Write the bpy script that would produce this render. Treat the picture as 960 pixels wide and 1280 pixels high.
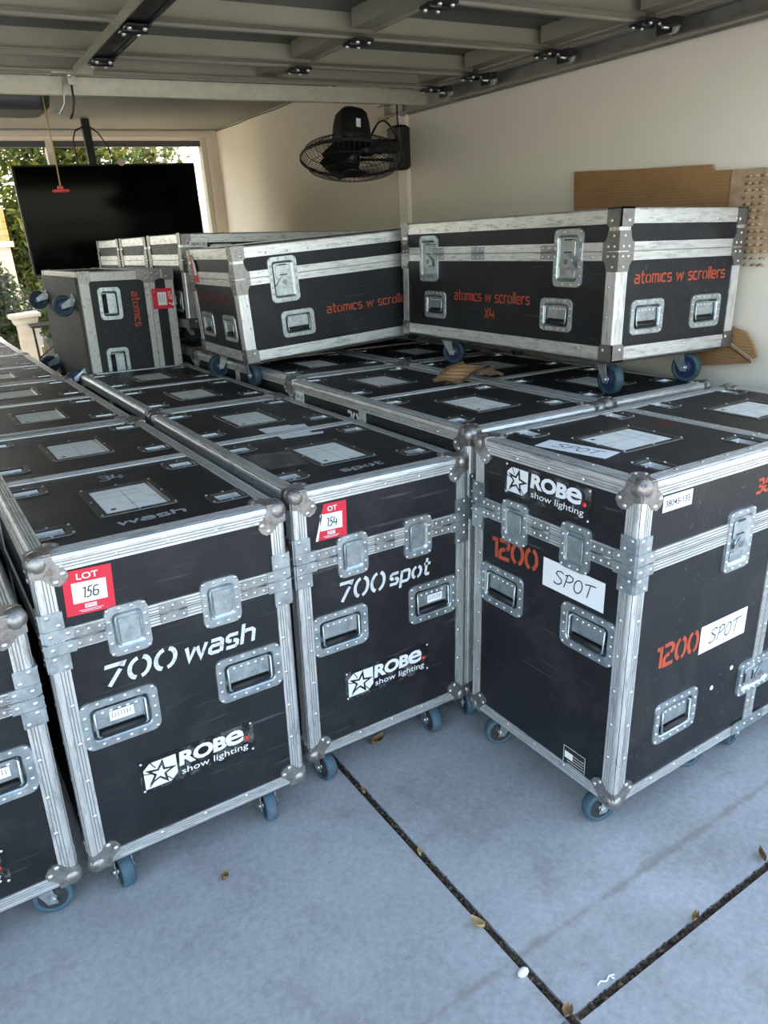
import bpy, math, random
from mathutils import Matrix, Vector
PI = math.pi
random.seed(7)
S = bpy.context.scene
for o in list(bpy.data.objects): bpy.data.objects.remove(o)
COL = S.collection

# ------------------------------------------------------------------ camera, sky, sun, exposure
cam_d = bpy.data.cameras.new('camera'); cam = bpy.data.objects.new('camera', cam_d); COL.objects.link(cam)
F_PX = 912.7
cam_d.sensor_fit = 'HORIZONTAL'; cam_d.sensor_width = 36.0; cam_d.lens = 36.0 * F_PX / 960.0
cam_d.clip_start = 0.05; cam_d.clip_end = 200
P_, R_, Y_ = math.radians(19.932), math.radians(-1.699), math.radians(32.644)
fw = Vector((math.sin(Y_) * math.cos(P_), math.cos(Y_) * math.cos(P_), -math.sin(P_)))
rt0 = Vector((math.cos(Y_), -math.sin(Y_), 0)); up0 = rt0.cross(fw)
rt = rt0 * math.cos(R_) + up0 * math.sin(R_); up = up0 * math.cos(R_) - rt0 * math.sin(R_)
cam.matrix_world = Matrix(((rt.x, up.x, -fw.x, 0), (rt.y, up.y, -fw.y, 0), (rt.z, up.z, -fw.z, 1.6), (0, 0, 0, 1)))
S.camera = cam

SUN_EL, SUN_AZ = math.radians(50), math.radians(28)      # sun stands behind the house, to the right
world = bpy.data.worlds.new('sky'); S.world = world; world.use_nodes = True
wn = world.node_tree.nodes; wl = world.node_tree.links
sky = wn.new('ShaderNodeTexSky'); sky.sky_type = 'NISHITA'; sky.sun_disc = False
sky.sun_elevation = SUN_EL; sky.sun_rotation = SUN_AZ; sky.air_density = 1.0; sky.dust_density = 2.0; sky.ozone_density = 1.0
tint = wn.new('ShaderNodeMix'); tint.data_type = 'RGBA'; tint.blend_type = 'MULTIPLY'; tint.inputs[0].default_value = 1.0; tint.inputs[7].default_value = (1.0, 0.915, 0.795, 1)
bg = wn['Background']; wl.new(sky.outputs[0], tint.inputs[6]); wl.new(tint.outputs[2], bg.inputs[0]); bg.inputs[1].default_value = 0.235
sun_d = bpy.data.lights.new('sun', 'SUN'); sun_d.energy = 7.5; sun_d.angle = math.radians(0.6); sun_d.color = (1, 0.94, 0.84)
sun = bpy.data.objects.new('sun', sun_d); COL.objects.link(sun)
sdir = Vector((math.sin(SUN_AZ) * math.cos(SUN_EL), math.cos(SUN_AZ) * math.cos(SUN_EL), math.sin(SUN_EL)))
sun.rotation_euler = sdir.to_track_quat('Z', 'Y').to_euler(); sun.location = (3, 3, 12)
S.view_settings.view_transform = 'Standard'; S.view_settings.look = 'None'
S.view_settings.gamma = 1.0; S.view_settings.use_curve_mapping = False
S.view_settings.exposure = 2.2

# ------------------------------------------------------------------ materials
def mat(name, base, rough=0.5, metal=0.0, var=0.0, vscale=6.0, dirt=None, dscale=3.0, damt=0.0, bump=0.0, bscale=60.0, stretch=None, spec=0.5):
    m = bpy.data.materials.new(name); m.use_nodes = True
    n = m.node_tree.nodes; l = m.node_tree.links; b = n['Principled BSDF']
    b.inputs['Base Color'].default_value = (*base, 1); b.inputs['Roughness'].default_value = rough
    b.inputs['Metallic'].default_value = metal; b.inputs['Specular IOR Level'].default_value = spec
    if var or damt or bump:
        tc = n.new('ShaderNodeTexCoord'); oi = n.new('ShaderNodeObjectInfo')
        va = n.new('ShaderNodeVectorMath'); va.operation = 'ADD'
        sc = n.new('ShaderNodeVectorMath'); sc.operation = 'SCALE'; sc.inputs['Scale'].default_value = 13.7
        cv = n.new('ShaderNodeCombineXYZ')
        for k in range(3): l.new(oi.outputs['Random'], cv.inputs[k])
        l.new(cv.outputs[0], sc.inputs[0]); l.new(tc.outputs['Object'], va.inputs[0]); l.new(sc.outputs[0], va.inputs[1])
        vec = va.outputs[0]
        if stretch:
            mp = n.new('ShaderNodeMapping'); mp.inputs['Scale'].default_value = stretch; l.new(vec, mp.inputs[0]); vec = mp.outputs[0]
        col = None
        if var:
            nz = n.new('ShaderNodeTexNoise'); nz.inputs['Scale'].default_value = vscale; nz.inputs['Detail'].default_value = 6; nz.inputs['Roughness'].default_value = 0.65
            l.new(vec, nz.inputs['Vector'])
            rp = n.new('ShaderNodeValToRGB'); e = rp.color_ramp.elements
            e[0].position = 0.3; e[1].position = 0.7
            e[0].color = (*[c * (1 - var) for c in base], 1); e[1].color = (*[min(1, c * (1 + var)) for c in base], 1)
            l.new(nz.outputs['Fac'], rp.inputs[0]); col = rp.outputs[0]
            mr = n.new('ShaderNodeMapRange'); mr.inputs[3].default_value = max(0.05, rough - 0.12); mr.inputs[4].default_value = min(1, rough + 0.12)
            l.new(nz.outputs['Fac'], mr.inputs[0]); l.new(mr.outputs[0], b.inputs['Roughness'])
        if damt:
            dn = n.new('ShaderNodeTexNoise'); dn.inputs['Scale'].default_value = dscale; dn.inputs['Detail'].default_value = 8; dn.inputs['Roughness'].default_value = 0.75
            l.new(vec, dn.inputs['Vector'])
            dr = n.new('ShaderNodeValToRGB'); dr.color_ramp.elements[0].position = 0.5; dr.color_ramp.elements[1].position = 0.72
            dr.color_ramp.elements[0].color = (0, 0, 0, 1); dr.color_ramp.elements[1].color = (damt, damt, damt, 1)
            l.new(dn.outputs['Fac'], dr.inputs[0])
            mx = n.new('ShaderNodeMix'); mx.data_type = 'RGBA'
            l.new(dr.outputs[0], mx.inputs[0])
            if col: l.new(col, mx.inputs[6])
            else: mx.inputs[6].default_value = (*base, 1)
            mx.inputs[7].default_value = (*dirt, 1); col = mx.outputs[2]
        if col: l.new(col, b.inputs['Base Color'])
        if bump:
            bn = n.new('ShaderNodeTexNoise'); bn.inputs['Scale'].default_value = bscale; bn.inputs['Detail'].default_value = 4
            l.new(vec, bn.inputs['Vector'])
            bp = n.new('ShaderNodeBump'); bp.inputs['Strength'].default_value = bump; bp.inputs['Distance'].default_value = 0.003
            l.new(bn.outputs['Fac'], bp.inputs['Height']); l.new(bp.outputs[0], b.inputs['Normal'])
    return m

M = {}
M['panel'] = mat('black_laminate', (0.0095, 0.010, 0.0125), 0.5, 0, 0.35, 5, (0.075, 0.07, 0.062), 4.5, 0.30, 0.25, 300, spec=0.42)
def scuffs(m, amount=0.5):
    t = m.node_tree; n = t.nodes; l = t.links; b = n['Principled BSDF']; src = b.inputs['Base Color'].links[0].from_socket; last = src
    tc = n.new('ShaderNodeTexCoord'); oi = n.new('ShaderNodeObjectInfo')
    for rot, sc in (((.5, .3, .8), (2.2, 38, 38)), ((-.6, -.5, -.4), (1.8, 46, 46))):
        mp = n.new('ShaderNodeMapping'); mp.inputs['Rotation'].default_value = rot; mp.inputs['Scale'].default_value = sc; l.new(tc.outputs['Object'], mp.inputs[0])
        nz = n.new('ShaderNodeTexNoise'); nz.noise_dimensions = '4D'; nz.inputs['Scale'].default_value = 1.6; nz.inputs['Detail'].default_value = 2
        ml = n.new('ShaderNodeMath'); ml.operation = 'MULTIPLY'; ml.inputs[1].default_value = 40; l.new(oi.outputs['Random'], ml.inputs[0]); l.new(ml.outputs[0], nz.inputs['W'])
        l.new(mp.outputs[0], nz.inputs['Vector'])
        rp = n.new('ShaderNodeValToRGB'); e = rp.color_ramp.elements; e[0].position = .66; e[1].position = .74; e[0].color = (0, 0, 0, 1); e[1].color = (amount, amount, amount, 1); l.new(nz.outputs['Fac'], rp.inputs[0])
        mx = n.new('ShaderNodeMix'); mx.data_type = 'RGBA'; l.new(rp.outputs[0], mx.inputs[0]); l.new(last, mx.inputs[6]); mx.inputs[7].default_value = (.10, .10, .10, 1); last = mx.outputs[2]
    l.new(last, b.inputs['Base Color'])
scuffs(M['panel'])
M['alu'] = mat('scratched_aluminium', (0.78, 0.775, 0.75), 0.42, 0.72, 0.12, 90, (0.17, 0.165, 0.155), 75, 0.85, 0.1, 120, stretch=(1, 1, .16))
M['alu_flat'] = mat('scratched_aluminium_strip', (0.78, 0.775, 0.75), 0.42, 0.72, 0.12, 90, (0.17, 0.165, 0.155), 75, 0.7, 0.1, 120, stretch=(.16, 1, 1))
M['groove'] = mat('darker_groove', (0.36, 0.355, 0.335), 0.6, 0.3)  # groove faces coloured darker than the rail around them
M['steel_grey'] = mat('grey_joint_steel', (0.40, 0.41, 0.41), 0.42, 0.8, 0.25, 35, (0.14, 0.14, 0.14), 25, 0.6)
M['alu_old'] = mat('dull_aluminium', (0.60, 0.585, 0.54), 0.5, 0.4, 0.2, 40, (0.10, 0.095, 0.085), 40, 0.85, 0.12, 120)
M['zinc'] = mat('zinc_plate', (0.50, 0.55, 0.56), 0.38, 0.85, 0.22, 30, (0.16, 0.17, 0.17), 25, 0.6)
M['zinc_dark'] = mat('worn_steel', (0.30, 0.29, 0.275), 0.42, 0.85, 0.3, 30, (0.10, 0.07, 0.05), 30, 0.8)
M['rivet'] = mat('rivet_steel', (0.70, 0.70, 0.69), 0.33, 0.85)
M['dark_steel'] = mat('dark_worn_steel', (0.10, 0.097, 0.09), 0.45, 0.7, 0.3, 30)
M['ball'] = mat('rusty_ball_corner', (0.36, 0.34, 0.32), 0.38, 0.8, 0.25, 40, (0.16, 0.075, 0.045), 32, 0.9)
M['grip'] = mat('black_rubber_grip', (0.012, 0.012, 0.012), 0.55)
M['tread'] = mat('blue_grey_tread', (0.05, 0.105, 0.145), 0.6, 0, 0.3, 25, (0.18, 0.17, 0.16), 20, 0.6)
M['tread_blue'] = mat('blue_tread', (0.022, 0.058, 0.075), 0.55, 0, 0.3, 25, (0.09, 0.10, 0.10), 25, 0.5)
M['hub'] = mat('dark_wheel_hub', (0.035, 0.036, 0.038), 0.5)
M['hub_blue'] = mat('blue_wheel_hub', (0.014, 0.024, 0.075), 0.45)
M['white_paint'] = mat('white_stencil_paint', (0.66, 0.67, 0.67), 0.7, 0, 0.0, 5, (0.06, 0.06, 0.065), 45, 0.75)
M['faint_paint'] = mat('worn_stencil_paint', (0.40, 0.40, 0.39), 0.7, 0, 0.0, 5, (0.06, 0.06, 0.06), 40, 0.65)
M['red_paint'] = mat('orange_red_stencil_paint', (0.50, 0.075, 0.028), 0.65, 0, 0.0, 5, (0.06, 0.018, 0.012), 38, 0.85)
M['dark_red_paint'] = mat('faded_red_stencil_paint', (0.20, 0.025, 0.018), 0.7)
M['paper'] = mat('white_paper', (0.88, 0.88, 0.86), 0.45)
M['card'] = mat('dirty_label_card', (0.90, 0.885, 0.80), 0.6, 0, 0.06, 12, (0.34, 0.26, 0.16), 12, 0.55)
M['ink'] = mat('black_ink', (0.02, 0.02, 0.022), 0.7)
M['sticker_red'] = mat('red_sticker', (0.66, 0.02, 0.045), 0.45)
M['white'] = mat('white_print', (0.82, 0.82, 0.82), 0.6)
M['plate_black'] = mat('black_sticker', (0.008, 0.008, 0.009), 0.35, 0, 0, 5, (0.45, 0.44, 0.42), 22, 0.5)
M['red_dot'] = mat('red_print', (0.70, 0.03, 0.03), 0.5)
M['ply'] = mat('case_underside', (0.050, 0.045, 0.038), 0.7, 0, 0.4, 9, (0.09, 0.08, 0.065), 8, 0.5, stretch=(1, 1, 6))
M['wall'] = mat('cream_wall_paint', (0.86, 0.79, 0.66), 0.75, 0, 0.025, 2.5, (0.72, 0.65, 0.52), 2.2, 0.12)
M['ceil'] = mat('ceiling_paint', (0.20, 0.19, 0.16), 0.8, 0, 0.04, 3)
M['trim'] = mat('cream_trim', (0.72, 0.65, 0.53), 0.6)
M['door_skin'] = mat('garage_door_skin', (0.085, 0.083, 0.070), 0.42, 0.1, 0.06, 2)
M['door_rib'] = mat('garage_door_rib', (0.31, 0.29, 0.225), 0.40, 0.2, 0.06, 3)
M['galv'] = mat('galvanised_steel', (0.58, 0.55, 0.44), 0.40, 0.6, 0.10, 25)
M['track'] = mat('track_steel', (0.30, 0.29, 0.265), 0.4, 0.7, 0.2, 12)
M['blackmetal'] = mat('black_metal', (0.012, 0.012, 0.013), 0.38)
M['nylon'] = mat('nylon_roller', (0.42, 0.40, 0.36), 0.5)
M['screen'] = mat('tv_screen_glass', (0.0025, 0.0025, 0.0025), 0.09, spec=0.09)
M['blackplastic'] = mat('black_plastic', (0.011, 0.011, 0.011), 0.4)
M['greyplastic'] = mat('dark_grey_plastic', (0.07, 0.075, 0.075), 0.4)
M['cord'] = mat('yellow_cord', (0.62, 0.50, 0.16), 0.7)
M['redplastic'] = mat('red_plastic', (0.72, 0.03, 0.02), 0.4)
M['cardboard'] = mat('brown_cardboard', (0.36, 0.20, 0.085), 0.8, 0, 0.12, 6)
M['cardboard_in'] = mat('torn_cardboard', (0.40, 0.27, 0.16), 0.85, 0, 0.3, 20, (0.62, 0.48, 0.33), 14, 0.6)
M['leaf_a'] = mat('green_leaf', (0.055, 0.095, 0.016), 0.5, 0, 0.5, 3)
M['leaf_b'] = mat('yellow_green_leaf', (0.20, 0.21, 0.035), 0.5, 0, 0.4, 3)
M['leaf_c'] = mat('grey_green_leaf', (0.11, 0.14, 0.12), 0.6, 0, 0.4, 3)
M['bark'] = mat('bark', (0.07, 0.05, 0.035), 0.85, 0, 0.4, 10)
M['soil'] = mat('garden_ground', (0.20, 0.18, 0.12), 0.9, 0, 0.4, 4)
M['stone'] = mat('pale_stone', (0.66, 0.63, 0.56), 0.8, 0, 0.1, 8)
M['brick'] = mat('tan_brick', (0.55, 0.33, 0.14), 0.85, 0, 0.2, 9)
M['fence'] = mat('pale_fence', (0.74, 0.73, 0.68), 0.8, 0, 0.12, 3)
M['pot'] = mat('blue_grey_pot', (0.12, 0.16, 0.18), 0.5)
M['dryleaf'] = mat('dry_leaf', (0.26, 0.16, 0.07), 0.85, 0, 0.4, 40)
M['dryleaf_y'] = mat('pale_dry_leaf', (0.52, 0.38, 0.17), 0.85, 0, 0.3, 40)
M['debris'] = mat('joint_debris', (0.05, 0.035, 0.024), 0.95, 0, 0.6, 60, (0.30, 0.2, 0.1), 70, 0.8)
M['house'] = mat('house_render', (0.62, 0.58, 0.50), 0.85)
# foliage lets light through
for k in ('leaf_a', 'leaf_b', 'leaf_c'):
    t = M[k].node_tree; b = t.nodes['Principled BSDF']; tr = t.nodes.new('ShaderNodeBsdfTranslucent'); mx = t.nodes.new('ShaderNodeMixShader')
    src = b.inputs['Base Color'].links[0].from_socket; t.links.new(src, tr.inputs[0]); mx.inputs[0].default_value = 0.45
    t.links.new(b.outputs[0], mx.inputs[1]); t.links.new(tr.outputs[0], mx.inputs[2]); t.links.new(mx.outputs[0], t.nodes['Material Output'].inputs[0])
# window glass
g = bpy.data.materials.new('window_glass'); g.use_nodes = True; t = g.node_tree; t.nodes.remove(t.nodes['Principled BSDF'])
tr = t.nodes.new('ShaderNodeBsdfTransparent'); gl = t.nodes.new('ShaderNodeBsdfGlossy'); gl.inputs['Roughness'].default_value = 0.02
mx = t.nodes.new('ShaderNodeMixShader'); mx.inputs[0].default_value = 0.06
t.links.new(tr.outputs[0], mx.inputs[1]); t.links.new(gl.outputs[0], mx.inputs[2]); t.links.new(mx.outputs[0], t.nodes['Material Output'].inputs[0]); M['glass'] = g
# woven texture on the cardboard
def corrugate(m):
    t = m.node_tree; tc = t.nodes.new('ShaderNodeTexCoord'); w = t.nodes.new('ShaderNodeTexWave'); w.inputs['Scale'].default_value = 26; w.bands_direction = 'Z'
    w.inputs['Distortion'].default_value = 2.5; w.inputs['Detail'].default_value = 1; w.inputs['Detail Scale'].default_value = 3
    bp = t.nodes.new('ShaderNodeBump'); bp.inputs['Strength'].default_value = 0.5; bp.inputs['Distance'].default_value = 0.004
    t.links.new(tc.outputs['Object'], w.inputs[0]); t.links.new(w.outputs[0], bp.inputs['Height']); t.links.new(bp.outputs[0], t.nodes['Principled BSDF'].inputs['Normal'])
corrugate(M['cardboard'])
# concrete
def concrete():
    m = mat('concrete', (0.44, 0.44, 0.435), 0.82); t = m.node_tree; n = t.nodes; l = t.links; b = n['Principled BSDF']
    tc = n.new('ShaderNodeTexCoord')
    def noise(s, d=6, r=0.6):
        k = n.new('ShaderNodeTexNoise'); k.inputs['Scale'].default_value = s; k.inputs['Detail'].default_value = d; k.inputs['Roughness'].default_value = r
        l.new(tc.outputs['Object'], k.inputs['Vector']); return k.outputs['Fac']
    def ramp(f, p0, c0, p1, c1):
        r = n.new('ShaderNodeValToRGB'); e = r.color_ramp.elements; e[0].position = p0; e[1].position = p1; e[0].color = (*c0, 1); e[1].color = (*c1, 1); l.new(f, r.inputs[0]); return r.outputs[0]
    def mix(f, a, c, mode='MIX'):
        x = n.new('ShaderNodeMix'); x.data_type = 'RGBA'; x.blend_type = mode
        if isinstance(f, float): x.inputs[0].default_value = f
        else: l.new(f, x.inputs[0])
        l.new(a, x.inputs[6])
        if isinstance(c, tuple): x.inputs[7].default_value = (*c, 1)
        else: l.new(c, x.inputs[7])
        return x.outputs[2]
    c = ramp(noise(1.7, 8, 0.62), 0.3, (0.33, 0.335, 0.335), 0.72, (0.49, 0.49, 0.485))
    c = mix(1.0, c, ramp(noise(55, 3, 0.6), 0.25, (0.80, 0.80, 0.80), 0.75, (1.1, 1.1, 1.1)), 'MULTIPLY')
    c = mix(ramp(noise(3.1, 9, 0.72), 0.53, (0, 0, 0), 0.70, (0.62, 0.62, 0.62)), c, (0.215, 0.20, 0.178))
    c = mix(ramp(noise(0.9, 7, 0.6), 0.54, (0, 0, 0), 0.66, (0.45, 0.45, 0.45)), c, (0.25, 0.245, 0.235))
    c = mix(ramp(noise(9, 9, 0.8), 0.62, (0, 0, 0), 0.72, (0.5, 0.5, 0.5)), c, (0.16, 0.145, 0.125))
    c = mix(ramp(noise(140, 2, 0.5), 0.70, (0, 0, 0), 0.76, (0.6, 0.6, 0.6)), c, (0.14, 0.13, 0.12))
    # brown grime along the old slab edge at y = 0.91
    sp = n.new('ShaderNodeSeparateXYZ'); l.new(tc.outputs['Object'], sp.inputs[0])
    def math_(op, a, v):
        k = n.new('ShaderNodeMath'); k.operation = op
        l.new(a, k.inputs[0])
        if isinstance(v, float): k.inputs[1].default_value = v
        else: l.new(v, k.inputs[1])
        return k.outputs[0]
    d = math_('ABSOLUTE', math_('SUBTRACT', sp.outputs['Y'], 0.915), 0.0)
    d = math_('ADD', d, math_('MULTIPLY', math_('SUBTRACT', noise(9, 7), 0.46), 0.075))
    c = mix(ramp(d, 0.002, (0.55, 0.55, 0.55), 0.017, (0, 0, 0)), c, (0.215, 0.18, 0.14))
    l.new(c, b.inputs['Base Color'])
    bp = n.new('ShaderNodeBump'); bp.inputs['Strength'].default_value = 0.35; bp.inputs['Distance'].default_value = 0.004
    l.new(noise(110, 5, 0.7), bp.inputs['Height']); l.new(bp.outputs[0], b.inputs['Normal']); return m
M['concrete'] = concrete()

# ------------------------------------------------------------------ mesh builder
class MB:
    def __init__(s, T=None): s.v = []; s.f = []; s.mi = []; s.mats = []; s.T = T or Matrix.Identity(4); s.sm = []
    def m(s, name):
        if name not in s.mats: s.mats.append(name)
        return s.mats.index(name)
    def pts(s, ps):
        b = len(s.v)
        for p in ps: s.v.append(tuple(s.T @ Vector(p)))
        return b
    def face(s, idx, mi, smooth=False): s.f.append(tuple(idx)); s.mi.append(mi); s.sm.append(smooth)
    def poly(s, ps, mt): b = s.pts(ps); s.face(range(b, b + len(ps)), s.m(mt))
    def box(s, c, d, mt):
        x, y, z = c; a, b_, h = d[0] / 2, d[1] / 2, d[2] / 2
        b = s.pts([(x - a, y - b_, z - h), (x + a, y - b_, z - h), (x + a, y + b_, z - h), (x - a, y + b_, z - h), (x - a, y - b_, z + h), (x + a, y - b_, z + h), (x + a, y + b_, z + h), (x - a, y + b_, z + h)])
        for q in ((0, 3, 2, 1), (4, 5, 6, 7), (0, 1, 5, 4), (1, 2, 6, 5), (2, 3, 7, 6), (3, 0, 4, 7)): s.face([b + i for i in q], s.m(mt))
    def rbox(s, c, d, mt, r=0.01, n=3):      # box with its edges (seen along z) rounded and top/bottom chamfered
        x, y, z = c; h = d[2] / 2; k = min(r * 0.6, h * 0.6)
        loops = [(d[0] - 2 * k, d[1] - 2 * k, -h), (d[0], d[1], -h + k), (d[0], d[1], h - k), (d[0] - 2 * k, d[1] - 2 * k, h)]
        s.loft([[(x + p[0], y + p[1], z + w) for p in rr(a, b, r, n)] for a, b, w in loops], mt, cap0=True, cap1=True)
    def loft(s, loops, mt, cap0=False, cap1=False, closed=True, smooth=False):
        mi = s.m(mt); n = len(loops[0]); bs = [s.pts(lp) for lp in loops]
        for a, b in zip(bs, bs[1:]):
            for i in range(n if closed else n - 1):
                j = (i + 1) % n; s.face((a + i, a + j, b + j, b + i), mi, smooth)
        if cap0: s.face([bs[0] + i for i in reversed(range(n))], mi)
        if cap1: s.face([bs[-1] + i for i in range(n)], mi)
    def tube(s, pts, r, mt, n=6, smooth=True):
        ps = [Vector(p) for p in pts]; loops = []; ref = None
        for i, p in enumerate(ps):
            t = (ps[min(i + 1, len(ps) - 1)] - ps[max(i - 1, 0)]).normalized()
            if ref is None: ref = Vector((0, 0, 1)) if abs(t.z) < 0.9 else Vector((1, 0, 0))
            a = t.cross(ref).normalized(); b = t.cross(a).normalized(); ref = -b if False else a.cross(t)
            rr_ = r[i] if isinstance(r, (list, tuple)) else r
            loops.append([p + a * (rr_ * math.cos(2 * PI * k / n)) + b * (rr_ * math.sin(2 * PI * k / n)) for k in range(n)])
        s.loft(loops, mt, True, True, smooth=smooth)
    def cyl(s, p0, p1, r, mt, n=16, smooth=True): s.tube([p0, p1], r, mt, n, smooth)
    def sphere(s, c, r, mt, n=12, m=8, z0=-1.0):
        loops = []
        for j in range(m + 1):
            ph = -PI / 2 + PI * j / m; zz = max(math.sin(ph), z0); q = math.sqrt(max(0, 1 - zz * zz)) if zz > z0 else math.cos(ph)
            loops.append([(c[0] + r * max(q, 1e-4) * math.cos(2 * PI * k / n), c[1] + r * max(q, 1e-4) * math.sin(2 * PI * k / n), c[2] + r * zz) for k in range(n)])
        s.loft(loops, mt, smooth=True)
    def rivet(s, u, v, w, mt='rivet', r=0.0055, h=0.0025, n=8):
        s.loft([[(u + r * math.cos(2 * PI * k / n), v + r * math.sin(2 * PI * k / n), w) for k in range(n)],
                [(u + .72 * r * math.cos(2 * PI * k / n), v + .72 * r * math.sin(2 * PI * k / n), w + h * .75) for k in range(n)],
                [(u + .2 * r * math.cos(2 * PI * k / n), v + .2 * r * math.sin(2 * PI * k / n), w + h) for k in range(n)]], mt, cap1=True, smooth=True)
    def mesh(s, name):
        me = bpy.data.meshes.new(name); me.from_pydata(s.v, [], s.f)
        for k in s.mats: me.materials.append(M[k])
        me.polygons.foreach_set('material_index', s.mi); me.polygons.foreach_set('use_smooth', s.sm); me.update(); return me
    def obj(s, name, parent=None, mx=None): return put(name, s.mesh(name), parent, mx)

def put(name, me, parent=None, mx=None):
    o = bpy.data.objects.new(name, me); COL.objects.link(o)
    if parent: o.parent = parent
    if mx is not None: o.matrix_local = mx
    return o
def empty(name, mx=None):
    o = bpy.data.objects.new(name, None); COL.objects.link(o); o.empty_display_size = 0.1
    if mx is not None: o.matrix_world = mx
    return o
def tag(o, label, cat, group=None):
    o['label'] = label; o['category'] = cat
    if group: o['group'] = group
    return o
def struct(o): o['kind'] = 'structure'; return o
def copy_tree(o, parent=None):
    c = o.copy(); COL.objects.link(c)
    if parent: c.parent = parent; c.matrix_parent_inverse = o.matrix_parent_inverse.copy()
    for ch in KIDS.get(o.name, []): copy_tree(ch, c)
    return c
KIDS = {}
def index_kids():
    KIDS.clear()
    for o in COL.objects:
        if o.parent: KIDS.setdefault(o.parent.name, []).append(o)
def rr(w, h, r, n=4):
    r = min(r, w / 2 - 1e-5, h / 2 - 1e-5); out = []
    for cx, cy, a0 in ((w / 2 - r, h / 2 - r, 0), (-w / 2 + r, h / 2 - r, 90), (-w / 2 + r, -h / 2 + r, 180), (w / 2 - r, -h / 2 + r, 270)):
        for k in range(n + 1):
            a = math.radians(a0 + 90 * k / n); out.append((cx + r * math.cos(a), cy + r * math.sin(a)))
    return out
def FR(o, u, v):
    """frame matrix: u right, v up, w outward"""
    u = Vector(u); v = Vector(v); w = u.cross(v)
    return Matrix(((u.x, v.x, w.x, o[0]), (u.y, v.y, w.y, o[1]), (u.z, v.z, w.z, o[2]), (0, 0, 0, 1)))
def T(x, y, z=0): return Matrix.Translation((x, y, z))
def RZ(a): return Matrix.Rotation(a, 4, 'Z')

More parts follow.
